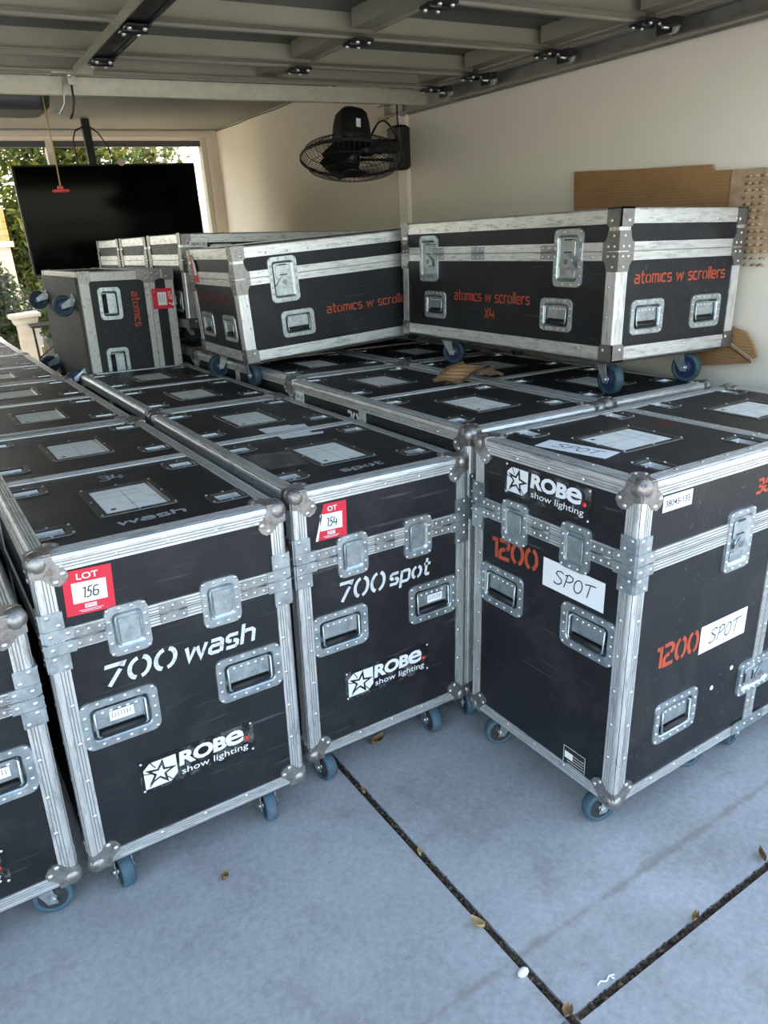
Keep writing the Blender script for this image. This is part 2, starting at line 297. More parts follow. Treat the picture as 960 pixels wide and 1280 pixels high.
# ------------------------------------------------------------------ lettering
def arc(cx, cy, rx, ry, a0, a1, n=8): return [(cx + rx * math.cos(math.radians(a0 + (a1 - a0) * k / n)), cy + ry * math.sin(math.radians(a0 + (a1 - a0) * k / n))) for k in range(n + 1)]
G = {   # stroke alphabet: (advance, strokes), cap height 1, x height 0.68; stencil gaps between strokes
 '0': (.95, [arc(.36, .5, .32, .46, 100, 260), arc(.44, .5, .32, .46, -80, 80)]),
 '1': (.55, [[(.02, .92), (.26, .92)], [(.34, 1.0), (.34, 0)]]),
 '2': (.88, [[(.02, .95), (.5, .95), (.66, .84), (.66, .66), (.52, .54)], [(.42, .52), (.16, .46), (.05, .34), (.05, .05), (.72, .05)]]),
 '3': (.85, [[(.05, .95), (.5, .95), (.64, .84), (.64, .64), (.52, .52)], [(.2, .52), (.5, .5), (.66, .38), (.66, .16), (.5, .05), (.02, .05)]]),
 '4': (.85, [[(.12, 1), (.02, .35), (.70, .35)], [(.52, .75), (.52, 0)]]),
 '6': (.85, [[(.62, .95), (.2, .95), (.05, .8), (.05, .2), (.18, .05), (.52, .05), (.66, .18), (.66, .4), (.52, .52), (.08, .52)]]),
 '7': (.85, [[(.0, .95), (.66, .95), (.62, .8)], [(.56, .70), (.22, 0)]]),
 '8': (.9, [arc(.36, .74, .28, .22, 95, 445, 14), arc(.36, .27, .32, .24, 95, 445, 14)]),
 'a': (.78, [[(.06, .64), (.46, .64), (.58, .54), (.58, 0)], [(.5, .38), (.14, .38), (.04, .28), (.04, .12), (.14, .04), (.5, .04)]]),
 'w': (1.08, [[(.02, .68), (.2, .02), (.42, .6)], [(.5, .6), (.72, .02), (.92, .68)]]),
 's': (.72, [[(.54, .64), (.14, .64), (.05, .57), (.05, .42), (.14, .35), (.26, .35)], [(.34, .34), (.46, .33), (.54, .26), (.54, .12), (.46, .04), (.03, .04)]]),
 'h': (.8, [[(.06, 1), (.06, 0)], [(.14, .6), (.24, .65), (.48, .65), (.6, .54), (.6, 0)]]),
 'p': (.8, [[(.06, -.3), (.06, .68)], [(.14, .64), (.5, .64), (.6, .54), (.6, .14), (.5, .04), (.14, .04)]]),
 'o': (.8, [arc(.3, .34, .26, .31, 100, 260), arc(.36, .34, .26, .31, -80, 80)]),
 't': (.6, [[(.18, .98), (.18, .12), (.26, .04), (.46, .04)], [(.0, .66), (.46, .66)]]),
 'm': (1.02, [[(.05, 0), (.05, .68)], [(.12, .62), (.34, .65), (.44, .56), (.44, 0)], [(.5, .62), (.7, .65), (.82, .56), (.82, 0)]]),
 'i': (.26, [[(.06, 0), (.06, .68)]]),
 'c': (.7, [[(.54, .64), (.14, .64), (.04, .55), (.04, .13), (.14, .04), (.54, .04)]]),
 'r': (.58, [[(.06, 0), (.06, .68)], [(.14, .56), (.24, .65), (.46, .65)]]),
 'l': (.26, [[(.06, 1), (.06, 0)]]),
 'e': (.74, [[(.12, .36), (.56, .36), (.56, .55), (.46, .64), (.14, .64), (.04, .55), (.04, .13), (.14, .04), (.54, .04)]]),
 'X': (.7, [[(.02, .95), (.56, .0)], [(.56, .95), (.02, .0)]]),
 'S': (.8, [[(.62, .9), (.4, 1), (.12, .92), (.06, .74), (.3, .58), (.56, .42), (.6, .2), (.4, .03), (.1, .02), (-.02, .12)]]),
 'P': (.75, [[(.15, .98), (.05, 0)], [(-.05, .85), (.3, 1), (.58, .9), (.6, .68), (.4, .5), (.1, .46)]]),
 'O': (.8, [arc(.32, .48, .3, .46, 80, 440, 14)]),
 'T': (.8, [[(-.05, .85), (.3, .95), (.75, .98)], [(.36, .94), (.3, .02)]]),
 '5': (.75, [[(.6, 1), (.2, .97), (.12, .58), (.4, .6), (.55, .4), (.45, .1), (.15, .02), (0, .1)]]),
 'B': (.75, [[(.06, 0), (.06, 1)], [(.1, .95), (.45, .95), (.52, .8), (.45, .55), (.1, .52)], [(.1, .5), (.5, .5), (.58, .3), (.5, .05), (.1, .05)]]),
 ' ': (.5, []), '-': (.5, [[(.05, .45), (.38, .45)]]), '.': (.3, [[(.05, .06), (.17, .06)]])}
def ribbon(mb, pts, s, mt, w, xf):
    n = len(pts); L = []; R = []
    for i in range(n):
        if i == 0: d = (pts[1][0] - pts[0][0], pts[1][1] - pts[0][1])
        elif i == n - 1: d = (pts[-1][0] - pts[-2][0], pts[-1][1] - pts[-2][1])
        else:
            a = (pts[i][0] - pts[i - 1][0], pts[i][1] - pts[i - 1][1]); b = (pts[i + 1][0] - pts[i][0], pts[i + 1][1] - pts[i][1])
            la = math.hypot(*a) or 1e-6; lb = math.hypot(*b) or 1e-6; d = (a[0] / la + b[0] / lb, a[1] / la + b[1] / lb)
        l = math.hypot(*d) or 1e-6; nx, ny = -d[1] / l, d[0] / l; k = 1.0
        if 0 < i < n - 1:
            a = (pts[i][0] - pts[i - 1][0], pts[i][1] - pts[i - 1][1]); la = math.hypot(*a) or 1e-6
            k = 1 / max(0.5, abs((-a[1] / la) * nx + (a[0] / la) * ny))
        L.append((pts[i][0] + nx * s / 2 * k, pts[i][1] + ny * s / 2 * k)); R.append((pts[i][0] - nx * s / 2 * k, pts[i][1] - ny * s / 2 * k))
    mi = mb.m(mt); b = mb.pts([(*xf(*p), w) for p in L] + [(*xf(*p), w) for p in R])
    for i in range(n - 1): mb.face((b + i, b + n + i, b + n + i + 1, b + i + 1), mi)
def strokes(mb, txt, u, v, width, height, s, mt, w=0.0008, slant=0.0, rise=0.0):
    tot = sum(G[c][0] for c in txt) - .15; kx = width / tot; x = 0
    s_ = s / height
    for c in txt:
        adv, st = G[c]
        for pl in st:
            def xf(px, py, x=x): return (u + (x + px) * kx + slant * py * height, v + py * height + rise * (x + px) * kx)
            asp = height / kx
            ribbon2(mb, [( (x + px) * kx, py * height) for px, py in pl], s, mt, w, lambda a, b: (u + a + slant * b, v + b + rise * a))
        x += adv
def ribbon2(mb, pts, s, mt, w, xf): ribbon(mb, pts, s, mt, w, xf)
_fc = {}
def font_geo(txt, off=0.0, space=1.0):
    k = (txt, off, space)
    if k not in _fc:
        c = bpy.data.curves.new('t', 'FONT'); c.body = txt; c.offset = off; c.space_character = space; c.resolution_u = 3
        o = bpy.data.objects.new('t', c); COL.objects.link(o); dg = bpy.context.evaluated_depsgraph_get(); me = o.evaluated_get(dg).to_mesh()
        vs = [(q.co.x, q.co.y) for q in me.vertices]; fs = [tuple(q.vertices) for q in me.polygons]
        x0 = min(q[0] for q in vs); x1 = max(q[0] for q in vs); y0 = min(q[1] for q in vs); y1 = max(q[1] for q in vs)
        _fc[k] = ([((a - x0) / (x1 - x0), (b - y0) / (y1 - y0)) for a, b in vs], fs)
        o.evaluated_get(dg).to_mesh_clear(); bpy.data.objects.remove(o); bpy.data.curves.remove(c)
    return _fc[k]
def fonttext(mb, txt, u, v, wd, ht, mt, w=0.0008, off=0.0, slant=0.0, space=1.0):
    vs, fs = font_geo(txt, off, space); mi = mb.m(mt); b = mb.pts([(u + a * wd + slant * c * ht, v + c * ht, w) for a, c in vs])
    for f in fs: mb.face([b + i for i in f], mi)

# ------------------------------------------------------------------ shared case hardware (u right, v up, w out; centred)
def panel_face(mb, u0, u1, v0, v1, holes, mt, w=0.0):
    us = sorted({u0, u1, *[min(max(h[k], u0), u1) for h in holes for k in (0, 1)]}); vs = sorted({v0, v1, *[min(max(h[k], v0), v1) for h in holes for k in (2, 3)]})
    for a, b in zip(us, us[1:]):
        for c, d in zip(vs, vs[1:]):
            mu, mv = (a + b) / 2, (c + d) / 2
            if any(h[0] < mu < h[1] and h[2] < mv < h[3] for h in holes): continue
            mb.poly([(a, c, w), (b, c, w), (b, d, w), (a, d, w)], mt)
def dish_loops(w, h, r, iw, ih, ir, t, depth, n=4):
    return [[(x, y, 0) for x, y in rr(w, h, r, n)], [(x, y, t) for x, y in rr(w - .002, h - .002, r, n)], [(x, y, t) for x, y in rr(iw + .006, ih + .006, ir + .003, n)],
            [(x, y, t - .003) for x, y in rr(iw, ih, ir, n)], [(x, y, -depth) for x, y in rr(iw - .012, ih - .012, max(ir - .004, .003), n)]]
def ring_rivets(mb, w, h, nu, nv, t, r=0.0048):
    for k in range(nu):
        u = -w / 2 + w * k / (nu - 1)
        for v in (-h / 2, h / 2): mb.rivet(u, v, t, r=r)
    for k in range(1, nv - 1):
        v = -h / 2 + h * k / (nv - 1)
        for u in (-w / 2, w / 2): mb.rivet(u, v, t, r=r)
ME = {}
def hardware():
    # recessed spring handle: dish, loop, grip, label spot
    W, H = .185, .132
    mb = MB(); mb.loft(dish_loops(W, H, .022, .137, .086, .012, .0045, .028), 'zinc', cap1=True); ring_rivets(mb, W - .022, H - .020, 6, 5, .0045); ME['handle_dish'] = mb.mesh('handle_dish')
    mb = MB(); mb.box((0, .010, -.004), (.112, .050, .003), 'zinc')
    for k in range(5): mb.rivet(-.04 + .02 * k, .024, -.0025, r=.005)
    for s in (-1, 1): mb.tube([(s * .055, .034, -.004), (s * .060, .030, .003), (s * .060, -.028, .006), (s * .054, -.034, .006)], .0032, 'zinc', 6)
    ME['handle_bail'] = mb.mesh('handle_bail')
    mb = MB(); mb.tube([(-.054, -.030, -.002), (.054, -.030, -.002)], .0085, 'grip', 8); mb.box((0, -.018, -.010), (.108, .012, .004), 'grip'); ME['handle_grip'] = mb.mesh('handle_grip')
    # small handle (trunks)
    # square flap latch
    W, H = .102, .130
    mb = MB(); mb.loft(dish_loops(W, H, .020, .064, .086, .010, .0075, -.0012), 'zinc', cap1=True); ring_rivets(mb, W - .018, H - .018, 4, 5, .0075); ME['latch_dish'] = mb.mesh('latch_dish')
    mb = MB(); mb.rbox((.003, -.002, .004), (.048, .064, .004), 'zinc', .006); mb.box((.003, .026, .0065), (.05, .006, .003), 'zinc')
    mb.tube([(-.024, .038, .006), (-.027, .030, .008), (-.027, -.032, .008), (-.022, -.038, .006)], .0024, 'zinc', 6); ME['latch_flap'] = mb.mesh('latch_flap')
    # twist (butterfly) latch
    W, H = .118, .178
    mb = MB(); mb.loft(dish_loops(W, H, .018, .082, .136, .010, .008, -.0012), 'zinc', cap1=True); ring_rivets(mb, W - .018, H - .018, 4, 7, .008); ME['twist_latch_dish'] = mb.mesh('twist_latch_dish')
    mb = MB(); mb.rbox((0, .030, .004), (.058, .052, .004), 'zinc', .006); mb.box((0, .056, .0065), (.03, .004, .003), 'hub'); mb.box((0, .018, .0065), (.03, .004, .003), 'hub')
    mb.cyl((0, -.010, .002), (0, -.010, .010), .021, 'zinc', 14); mb.rbox((0, -.048, .003), (.060, .028, .003), 'zinc', .006)
    ME['twist_latch_plate'] = mb.mesh('twist_latch_plate')
    mb = MB(); mb.poly([(-.034, -.022, .011), (-.022, -.030, .011), (0, -.018, .012), (.022, -.030, .011), (.034, -.022, .011), (.012, .008, .013), (0, .014, .013), (-.012, .008, .013)], 'zinc'); mb.cyl((0, -.010, .010), (0, -.010, .015), .009, 'zinc_dark', 10)
    ME['twist_key'] = mb.mesh('twist_key')
    # hinge-like joint plate on the closing rail
    mb = MB()
    for v in (-.0135, .0135):
        mb.box((0, v, .0075), (.088, .0235, .003), 'steel_grey')
        for k in range(3): mb.rivet(-.032 + .032 * k, v + (.002 if v > 0 else -.002), .009, r=.005)
    mb.tube([(-.044, 0, .0085), (.044, 0, .0085)], .0034, 'zinc_dark', 6); ME['joint_plate'] = mb.mesh('joint_plate')
    # stacking cup in the lid
    mb = MB(); mb.loft(dish_loops(.108, .082, .018, .074, .052, .006, .0022, .001), 'dark_steel')
    wl_ = [[(x, y, -.001) for x, y in rr(.066, .044, .004)], [(x, y, -.030) for x, y in rr(.060, .038, .004)]]; mb.loft(wl_, 'rivet'); mb.poly([(x, y, -.030) for x, y in rr(.060, .038, .004)], 'zinc_dark')  # cup walls brighter than the floor: sky reflection put into their colour
    for u, v in ((-.048, -.03), (.048, -.03), (-.048, .03), (.048, .03), (0, -.036), (0, .036)): mb.rivet(u, v, .0025, r=.004)
    ME['stacking_cup'] = mb.mesh('stacking_cup')
    # label dish in the lid and its card
    mb = MB(); mb.loft(dish_loops(.200, .256, .008, .162, .218, .004, .0022, .004), 'dark_steel', cap1=True)
    for u in (-.092, 0, .092):
        for v in (-.12, 0, .12):
            if u or abs(v) > .1: mb.rivet(u, v, .003, r=.004)
    ME['label_dish'] = mb.mesh('label_dish')
    mb = MB(); mb.box((0, 0, -.0025), (.152, .208, .0024), 'card'); ME['label_card'] = mb.mesh('label_card')
    mb = MB()
    for v in (.07, .03): mb.box((-.01, v, -.0012), (.12, .0012, .0003), 'zinc_dark')
    mb.box((0, -.02, -.0012), (.0012, .19, .0003), 'zinc_dark'); mb.box((-.055, -.075, -.0012), (.012, .012, .0003), 'ink'); ME['card_print'] = mb.mesh('card_print')
    # ball corner: canonical corner at origin, case fills the +x +y +z octant; ears on the three faces
    mb = MB(); mb.sphere((.014, .014, .014), .027, 'ball', 16, 10)
    ear = [(0, .0), (.044, -.002), (.048, .018), (.068, .036), (.072, .050), (.064, .064), (.050, .072), (.036, .068), (.018, .048), (-.002, .044)]
    for fr in (FR((0, 0, 0), (1, 0, 0), (0, 0, 1)), FR((0, 0, 0), (0, 1, 0), (1, 0, 0)), FR((0, 0, 0), (0, 0, 1), (0, 1, 0))):
        mb.T = fr; mb.loft([[(x, y, 0) for x, y in ear], [(x, y, .006) for x, y in ear]], 'ball', cap1=True)
        for u, v in ((.061, .044), (.044, .061)): mb.rivet(u, v, .006, 'rivet', r=.0065, h=.003)
    ME['ball_corner'] = mb.mesh('ball_corner')
    # corner clamp at the closing line: canonical edge along z, faces in +x (normal -y) and +y (normal -x)
    mb = MB()
    for fr, sg in ((FR((0, 0, 0), (1, 0, 0), (0, 0, 1)), 1), (FR((0, 0, 0), (0, -1, 0), (0, 0, 1)), -1)):
        mb.T = fr
        for a, b, c, d in ((-.003, .044, -.073, -.032), (-.003, .044, .032, .073), (-.003, .060, -.031, -.002), (-.003, .060, .002, .031)):
            u0, u1 = (a, b) if sg > 0 else (-b, -a); mb.box(((u0 + u1) / 2, (c + d) / 2, .0045), (u1 - u0, d - c, .007), 'zinc')
            for q in ((a + .014, (c + d) / 2 + (.012 if b < .05 else 0)), (b - .012, (c + d) / 2 - (.012 if b < .05 else 0))): mb.rivet(sg * q[0], q[1], .008, r=.0055)
    ME['corner_clamp'] = mb.mesh('corner_clamp')
    # caster: pivot at origin on the case underside, wheel trails along -y
    for nm, r, gap, w, tr, hb in (('', .050, .14, .034, 'tread', 'hub'), ('_big', .056, .13, .034, 'tread_blue', 'hub_blue')):
        off = .030; zc = r - gap
        mb = MB(); mb.box((0, 0, -.004), (.095, .085, .006), 'zinc_dark'); mb.cyl((0, 0, -.007), (0, 0, -.024), .030, 'zinc', 14)
        for s in (-1, 1):
            x = s * (w / 2 + .006)
            out = [(-.026, -.020), (.026, -.020), (.012 - off, zc - .014), (-.012 - off, zc - .014)]
            mb.loft([[(x - .0015, a, b) for a, b in out], [(x + .0015, a, b) for a, b in out]], 'zinc', True, True)
        mb.box((0, 0, -.022), (w + .015, .052, .003), 'zinc'); mb.cyl((-w / 2 - .012, -off, zc), (w / 2 + .012, -off, zc), .007, 'rivet', 8)
        ME['caster_fork' + nm] = mb.mesh('caster_fork')
        mb = MB(FR((0, -off, zc), (0, 1, 0), (0, 0, 1)))
        n = 28
        def ring(rad, z): return [(rad * math.cos(2 * PI * k / n), rad * math.sin(2 * PI * k / n), z) for k in range(n)]
        h = w / 2
        mb.loft([ring(r * .72, -h + .003), ring(r * .74, -h), ring(r * .93, -h), ring(r, -h + .006), ring(r, h - .006), ring(r * .93, h), ring(r * .74, h), ring(r * .72, h - .003)], tr, smooth=True)
        mb.loft([ring(r * .2, -h + .000), ring(r * .45, -h + .004), ring(r * .72, -h + .003)], hb); mb.loft([ring(r * .72, h - .003), ring(r * .45, h - .004), ring(r * .2, h)], hb)
        mb.cyl((0, 0, -h - .003), (0, 0, h + .003), r * .2, 'zinc', 12)
        ME['wheel' + nm] = mb.mesh('wheel')
hardware()

_rails = {}
def groove_loft(mb, a, b, mt, is_groove):
    n = len(a); mi = mb.m(mt); gi = mb.m('groove'); i0 = mb.pts(a); i1 = mb.pts(b)
    for k in range(n - 1):
        g_ = 0 < k < n - 2 and is_groove(k); mb.face((i0 + k, i0 + k + 1, i1 + k + 1, i1 + k), gi if g_ else mi)
def edge_rail(L, mt, W=.039, rnd=.010):
    key = ('e', round(L, 3), mt, W, rnd)
    if key not in _rails:
        t = .0035
        leg = [(W, 0), (W, t)]
        for q in ((.80, .62, .44) if rnd > .005 else ()): leg += [(W * q + .0013, t), (W * q + .0005, t - .0018), (W * q - .0005, t - .0018), (W * q - .0013, t)]
        leg += [(rnd, t + .0004)]
        prof = [(u, -w) for u, w in leg]
        for k in range(1, 4):
            a = math.radians(90 * k / 4); prof.append((rnd - (rnd + t) * math.sin(a), rnd - (rnd + t) * math.cos(a)))
        prof += [(-w, u) for u, w in reversed(leg)]
        mb = MB(); pr = list(reversed(prof)); groove_loft(mb, [(x, y, 0) for x, y in pr], [(x, y, L) for x, y in pr], mt, lambda k: any(max(q) > rnd + .004 and min(abs(q[0]), abs(q[1])) < t - .001 for q in (pr[k], pr[k + 1])))
        for k in range(int(L / .10)):
            z = (k + .5) * L / int(L / .10)
            mb.T = FR((0, 0, 0), (1, 0, 0), (0, 0, 1)); mb.rivet(W * .72, z, t)
            mb.T = FR((0, 0, 0), (0, 0, 1), (0, 1, 0)); mb.rivet(z, W * .72, t)
        _rails[key] = mb.mesh('edge_rail')
    return _rails[key]
def strip_rail(L, H, mt, t=.005, seam=True, vertical=False, riv=True, plain=False):
    """flat ridged extrusion; along u (or v), centred on the other axis"""
    key = ('s', round(L, 3), H, mt, t, seam, vertical, riv, plain)
    if key not in _rails:
        prof = [(-H / 2, 0), (-H / 2, t)]
        for q in (() if plain else (-.38, -.24, -.10)): prof += [(H * q - .0016, t), (H * q - .0006, t - .0022), (H * q + .0006, t - .0022), (H * q + .0016, t)]
        if seam: prof += [(-.0018, t), (-.0012, .0005), (.0012, .0005), (.0018, t)]
        for q in (() if plain else (.10, .24, .38)): prof += [(H * q - .0016, t), (H * q - .0006, t - .0022), (H * q + .0006, t - .0022), (H * q + .0016, t)]
        prof += [(H / 2, t), (H / 2, 0)]
        mb = MB(RZ(PI / 2) if vertical else None)
        groove_loft(mb, [(0, v, w) for v, w in prof], [(L, v, w) for v, w in prof], 'alu_flat' if mt == 'alu' else mt, lambda k: prof[k][1] < t - .001 or prof[k + 1][1] < t - .001)
        if riv and L > .12:
            n = max(1, int(L / .12))
            for k in range(n):
                for v in (-H * .3, H * .3): mb.rivet((k + .5) * L / n, v, t, r=.0045)
        _rails[key] = mb.mesh('strip_rail')
    return _rails[key]

def edges12(W, D, z0, z1):
    """(origin, x-axis, y-axis, length, kind) for the twelve edges of a box centred in x, y"""
    a, b = W / 2, D / 2; X, Y, Z = Vector((1, 0, 0)), Vector((0, 1, 0)), Vector((0, 0, 1)); out = []
    def e(o, ax, ay, L, k):
        az = ax.cross(ay); o = Vector(o)
        out.append((Matrix(((ax.x, ay.x, az.x, o.x), (ax.y, ay.y, az.y, o.y), (ax.z, ay.z, az.z, o.z), (0, 0, 0, 1))), L, k))
    for sx, sy in ((-1, -1), (1, -1), (1, 1), (-1, 1)):
        x, y = sx * a, sy * b
        if sx * sy > 0: e((x, y, z0), X * -sx, Y * -sy, z1 - z0, 'v')
        else: e((x, y, z0), Y * -sy, X * -sx, z1 - z0, 'v')
    for z, s, k in ((z0, 1, 'b'), (z1, -1, 't')):
        for sy in (-1, 1):      # along x
            if sy * s < 0: e((-a, sy * b, z), Y * -sy, Z * s, W, k)
            else: e((-a, sy * b, z), Z * s, Y * -sy, W, k)
        for sx in (-1, 1):      # along y
            if sx * s > 0: e((sx * a, -b, z), X * -sx, Z * s, D, k)
            else: e((sx * a, -b, z), Z * s, X * -sx, D, k)
    return out
def corner_mx(W, D, z0, z1):
    out = []
    for sx in (-1, 1):
        for sy in (-1, 1):
            for z, sz in ((z0, 1), (z1, -1)):
                ax, ay, az = Vector((-sx, 0, 0)), Vector((0, -sy, 0)), Vector((0, 0, sz))
                if ax.cross(ay).dot(az) < 0: ax, ay = ay, ax
                o = (sx * W / 2, sy * D / 2, z)
                out.append(Matrix(((ax.x, ay.x, az.x, o[0]), (ax.y, ay.y, az.y, o[1]), (ax.z, ay.z, az.z, o[2]), (0, 0, 0, 1))))
    return out
def faces(W, D, H):
    a, b = W / 2, D / 2
    return dict(front=FR((-a, -b, 0), (1, 0, 0), (0, 0, 1)), back=FR((a, b, 0), (-1, 0, 0), (0, 0, 1)), left=FR((-a, b, 0), (0, -1, 0), (0, 0, 1)),
                right=FR((a, -b, 0), (0, 1, 0), (0, 0, 1)), top=FR((-a, -b, H), (1, 0, 0), (0, 1, 0)), bottom=FR((-a, b, 0), (1, 0, 0), (0, -1, 0)))
def hw_handle(root, fr, u, v, sc=1.0, rot=0):
    d = put('handle_dish', ME['handle_dish'], root, fr @ T(u, v) @ RZ(rot) @ Matrix.Scale(sc, 4)); put('handle_bail', ME['handle_bail'], d); put('handle_grip', ME['handle_grip'], d); return d
def hw_latch(root, fr, u, v):
    d = put('latch_dish', ME['latch_dish'], root, fr @ T(u, v)); put('latch_flap', ME['latch_flap'], d); return d
def hw_twist(root, fr, u, v, rot=0, sx=1.0, sy=1.0):
    d = put('twist_latch_dish', ME['twist_latch_dish'], root, fr @ T(u, v) @ RZ(rot) @ Matrix.Diagonal((sx, sy, 1, 1))); put('twist_latch_plate', ME['twist_latch_plate'], d); put('twist_key', ME['twist_key'], d); return d
def hw_caster(root, x, y, z, yaw, big=False):
    c = put('caster', ME['caster_fork' + ('_big' if big else '')], root, T(x, y, z) @ RZ(yaw)); put('wheel', ME['wheel' + ('_big' if big else '')], c); return c

GAP = .14
def road_case(W, D, H, zr, alu, sides, z_latch, z_handle, yaws, card=True):
    """upright two-bay case on eight casters; front end = -y"""
    root = empty('flight_case'); F = faces(W, D, H); g = GAP; hu, hv = .151, .100
    hol_f = [(u - hu / 2, u + hu / 2, z_handle - hv / 2, z_handle + hv / 2) for u in (.129, W - .131)]
    mb = MB(); 
    for k in ('front', 'back', 'left', 'right'):
        mb.T = F[k]; L = W if k in ('front', 'back') else D
        h = hol_f if k == 'front' else []
        if sides and k == 'right': h = [(q - hu / 2, q + hu / 2, .345 - hv / 2, .345 + hv / 2) for q in (.235, D - .235)]
        panel_face(mb, 0, L, g, zr, h, 'panel')
    mb.T = T(0, 0, g); panel_face(mb, -W / 2, W / 2, -D / 2, D / 2, [], 'ply'); mb.obj('body', root)
    mb = MB(); cups = []
    for bay in (0, 1):
        for u, v in ((.068, .148), (W - .085, .152), (.072, .52), (W - .085, .532)): cups.append((u, v + bay * (D / 2), PI / 2 if 0 else 0))
    labs = [(.29, .310), (.29, .310 + D / 2)]
    for k in ('front', 'back', 'left', 'right'):
        mb.T = F[k]; panel_face(mb, 0, W if k in ('front', 'back') else D, zr, H, [], 'panel')
    mb.T = F['top']; panel_face(mb, 0, W, 0, D, [(u - .04, u + .04, v - .029, v + .029) for u, v, _ in cups] + [(u - .083, u + .083, v - .111, v + .111) for u, v in labs], 'panel')
    mb.obj('lid', root)
    for mx, L, k in edges12(W, D, g, H): put({'v': 'corner_rail', 'b': 'bottom_rail', 't': 'lid_rail'}[k], edge_rail(L, alu), root, mx)
    for mx in corner_mx(W, D, g, H): put('ball_corner', ME['ball_corner'], root, mx)
    for sx, sy in ((-1, -1), (1, -1), (1, 1), (-1, 1)):
        ax, ay = (Vector((-sx, 0, 0)), Vector((0, -sy, 0))) if sx * sy > 0 else (Vector((0, -sy, 0)), Vector((-sx, 0, 0)))
        put('corner_clamp', ME['corner_clamp'], root, Matrix(((ax.x, ay.x, 0, sx * W / 2), (ax.y, ay.y, 0, sy * D / 2), (0, 0, 1, zr), (0, 0, 0, 1))))
    # closing rails (broken where latches sit)
    def closing(fr, L, cuts):
        x = .04
        for c, w in sorted(cuts) + [(L - .04 + 1, 2)]:
            a = c - w / 2
            if a - x > .02: put('closing_rail', strip_rail(a - x, .056, alu, riv=False), root, fr @ T(x, zr))
            x = c + w / 2
    lu = (.178, .407)
    closing(F['front'], W, [(u, .066) for u in lu]); closing(F['back'], W, [])
    for u in lu: hw_latch(root, F['front'], u, z_latch)
    for u in ((lu[0] + lu[1]) / 2 - .006, W - .098, .092): put('joint_plate', ME['joint_plate'], root, F['front'] @ T(u, zr) @ Matrix.Diagonal((.74, .95, 1, 1)))
    for u in (.129, W - .131): hw_handle(root, F['front'], u, z_handle)
    for k in ('left', 'right'):
        tw = [(.42, .086), (D - .42, .086)] if sides and k == 'right' else []
        closing(F[k], D, tw)
        put('middle_rail', strip_rail(zr - g - .07, .046, alu, t=.004, vertical=True), root, F[k] @ T(D / 2, g + .042))
        put('middle_rail', strip_rail(H - zr - .06, .046, alu, t=.004, vertical=True), root, F[k] @ T(D / 2, zr + .028))
        if tw:
            for u, _ in tw: hw_twist(root, F[k], u, zr - .03)
            hw_twist(root, F[k], D / 2, .345, PI / 2)
            for u in (.235, D - .235): hw_handle(root, F[k], u, .345)
            mb = MB(F[k] @ T(D / 2, g + .028)); mb.box((0, 0, .006), (.16, .04, .004), 'zinc'); [mb.rivet(q, 0, .008) for q in (-.06, -.02, .02, .06)]; mb.obj('joint_bracket', root)
            mb = MB(F[k]); [mb.rivet(*q, 0, 'white', r=.008) for q in ((.40, .37), (.49, .405))]; mb.obj('screw_caps', root)
    put('lid_strip', strip_rail(W - .08, .044, alu, t=.003, seam=False), root, F['top'] @ T(.04, D / 2))
    for u, v, r in cups: put('stacking_cup', ME['stacking_cup'], root, F['top'] @ T(u, v))
    for u, v in labs:
        d = put('label_dish', ME['label_dish'], root, F['top'] @ T(u, v)); 
        if card: c = put('label_card', ME['label_card'], d); put('card_print', ME['card_print'], c)
    i = 0
    for y in (-D / 2 + .095, -.105, .105, D / 2 - .095):
        for x in (-W / 2 + .075, W / 2 - .09): hw_caster(root, x, y, g, yaws[i % len(yaws)]); i += 1
    return root, F

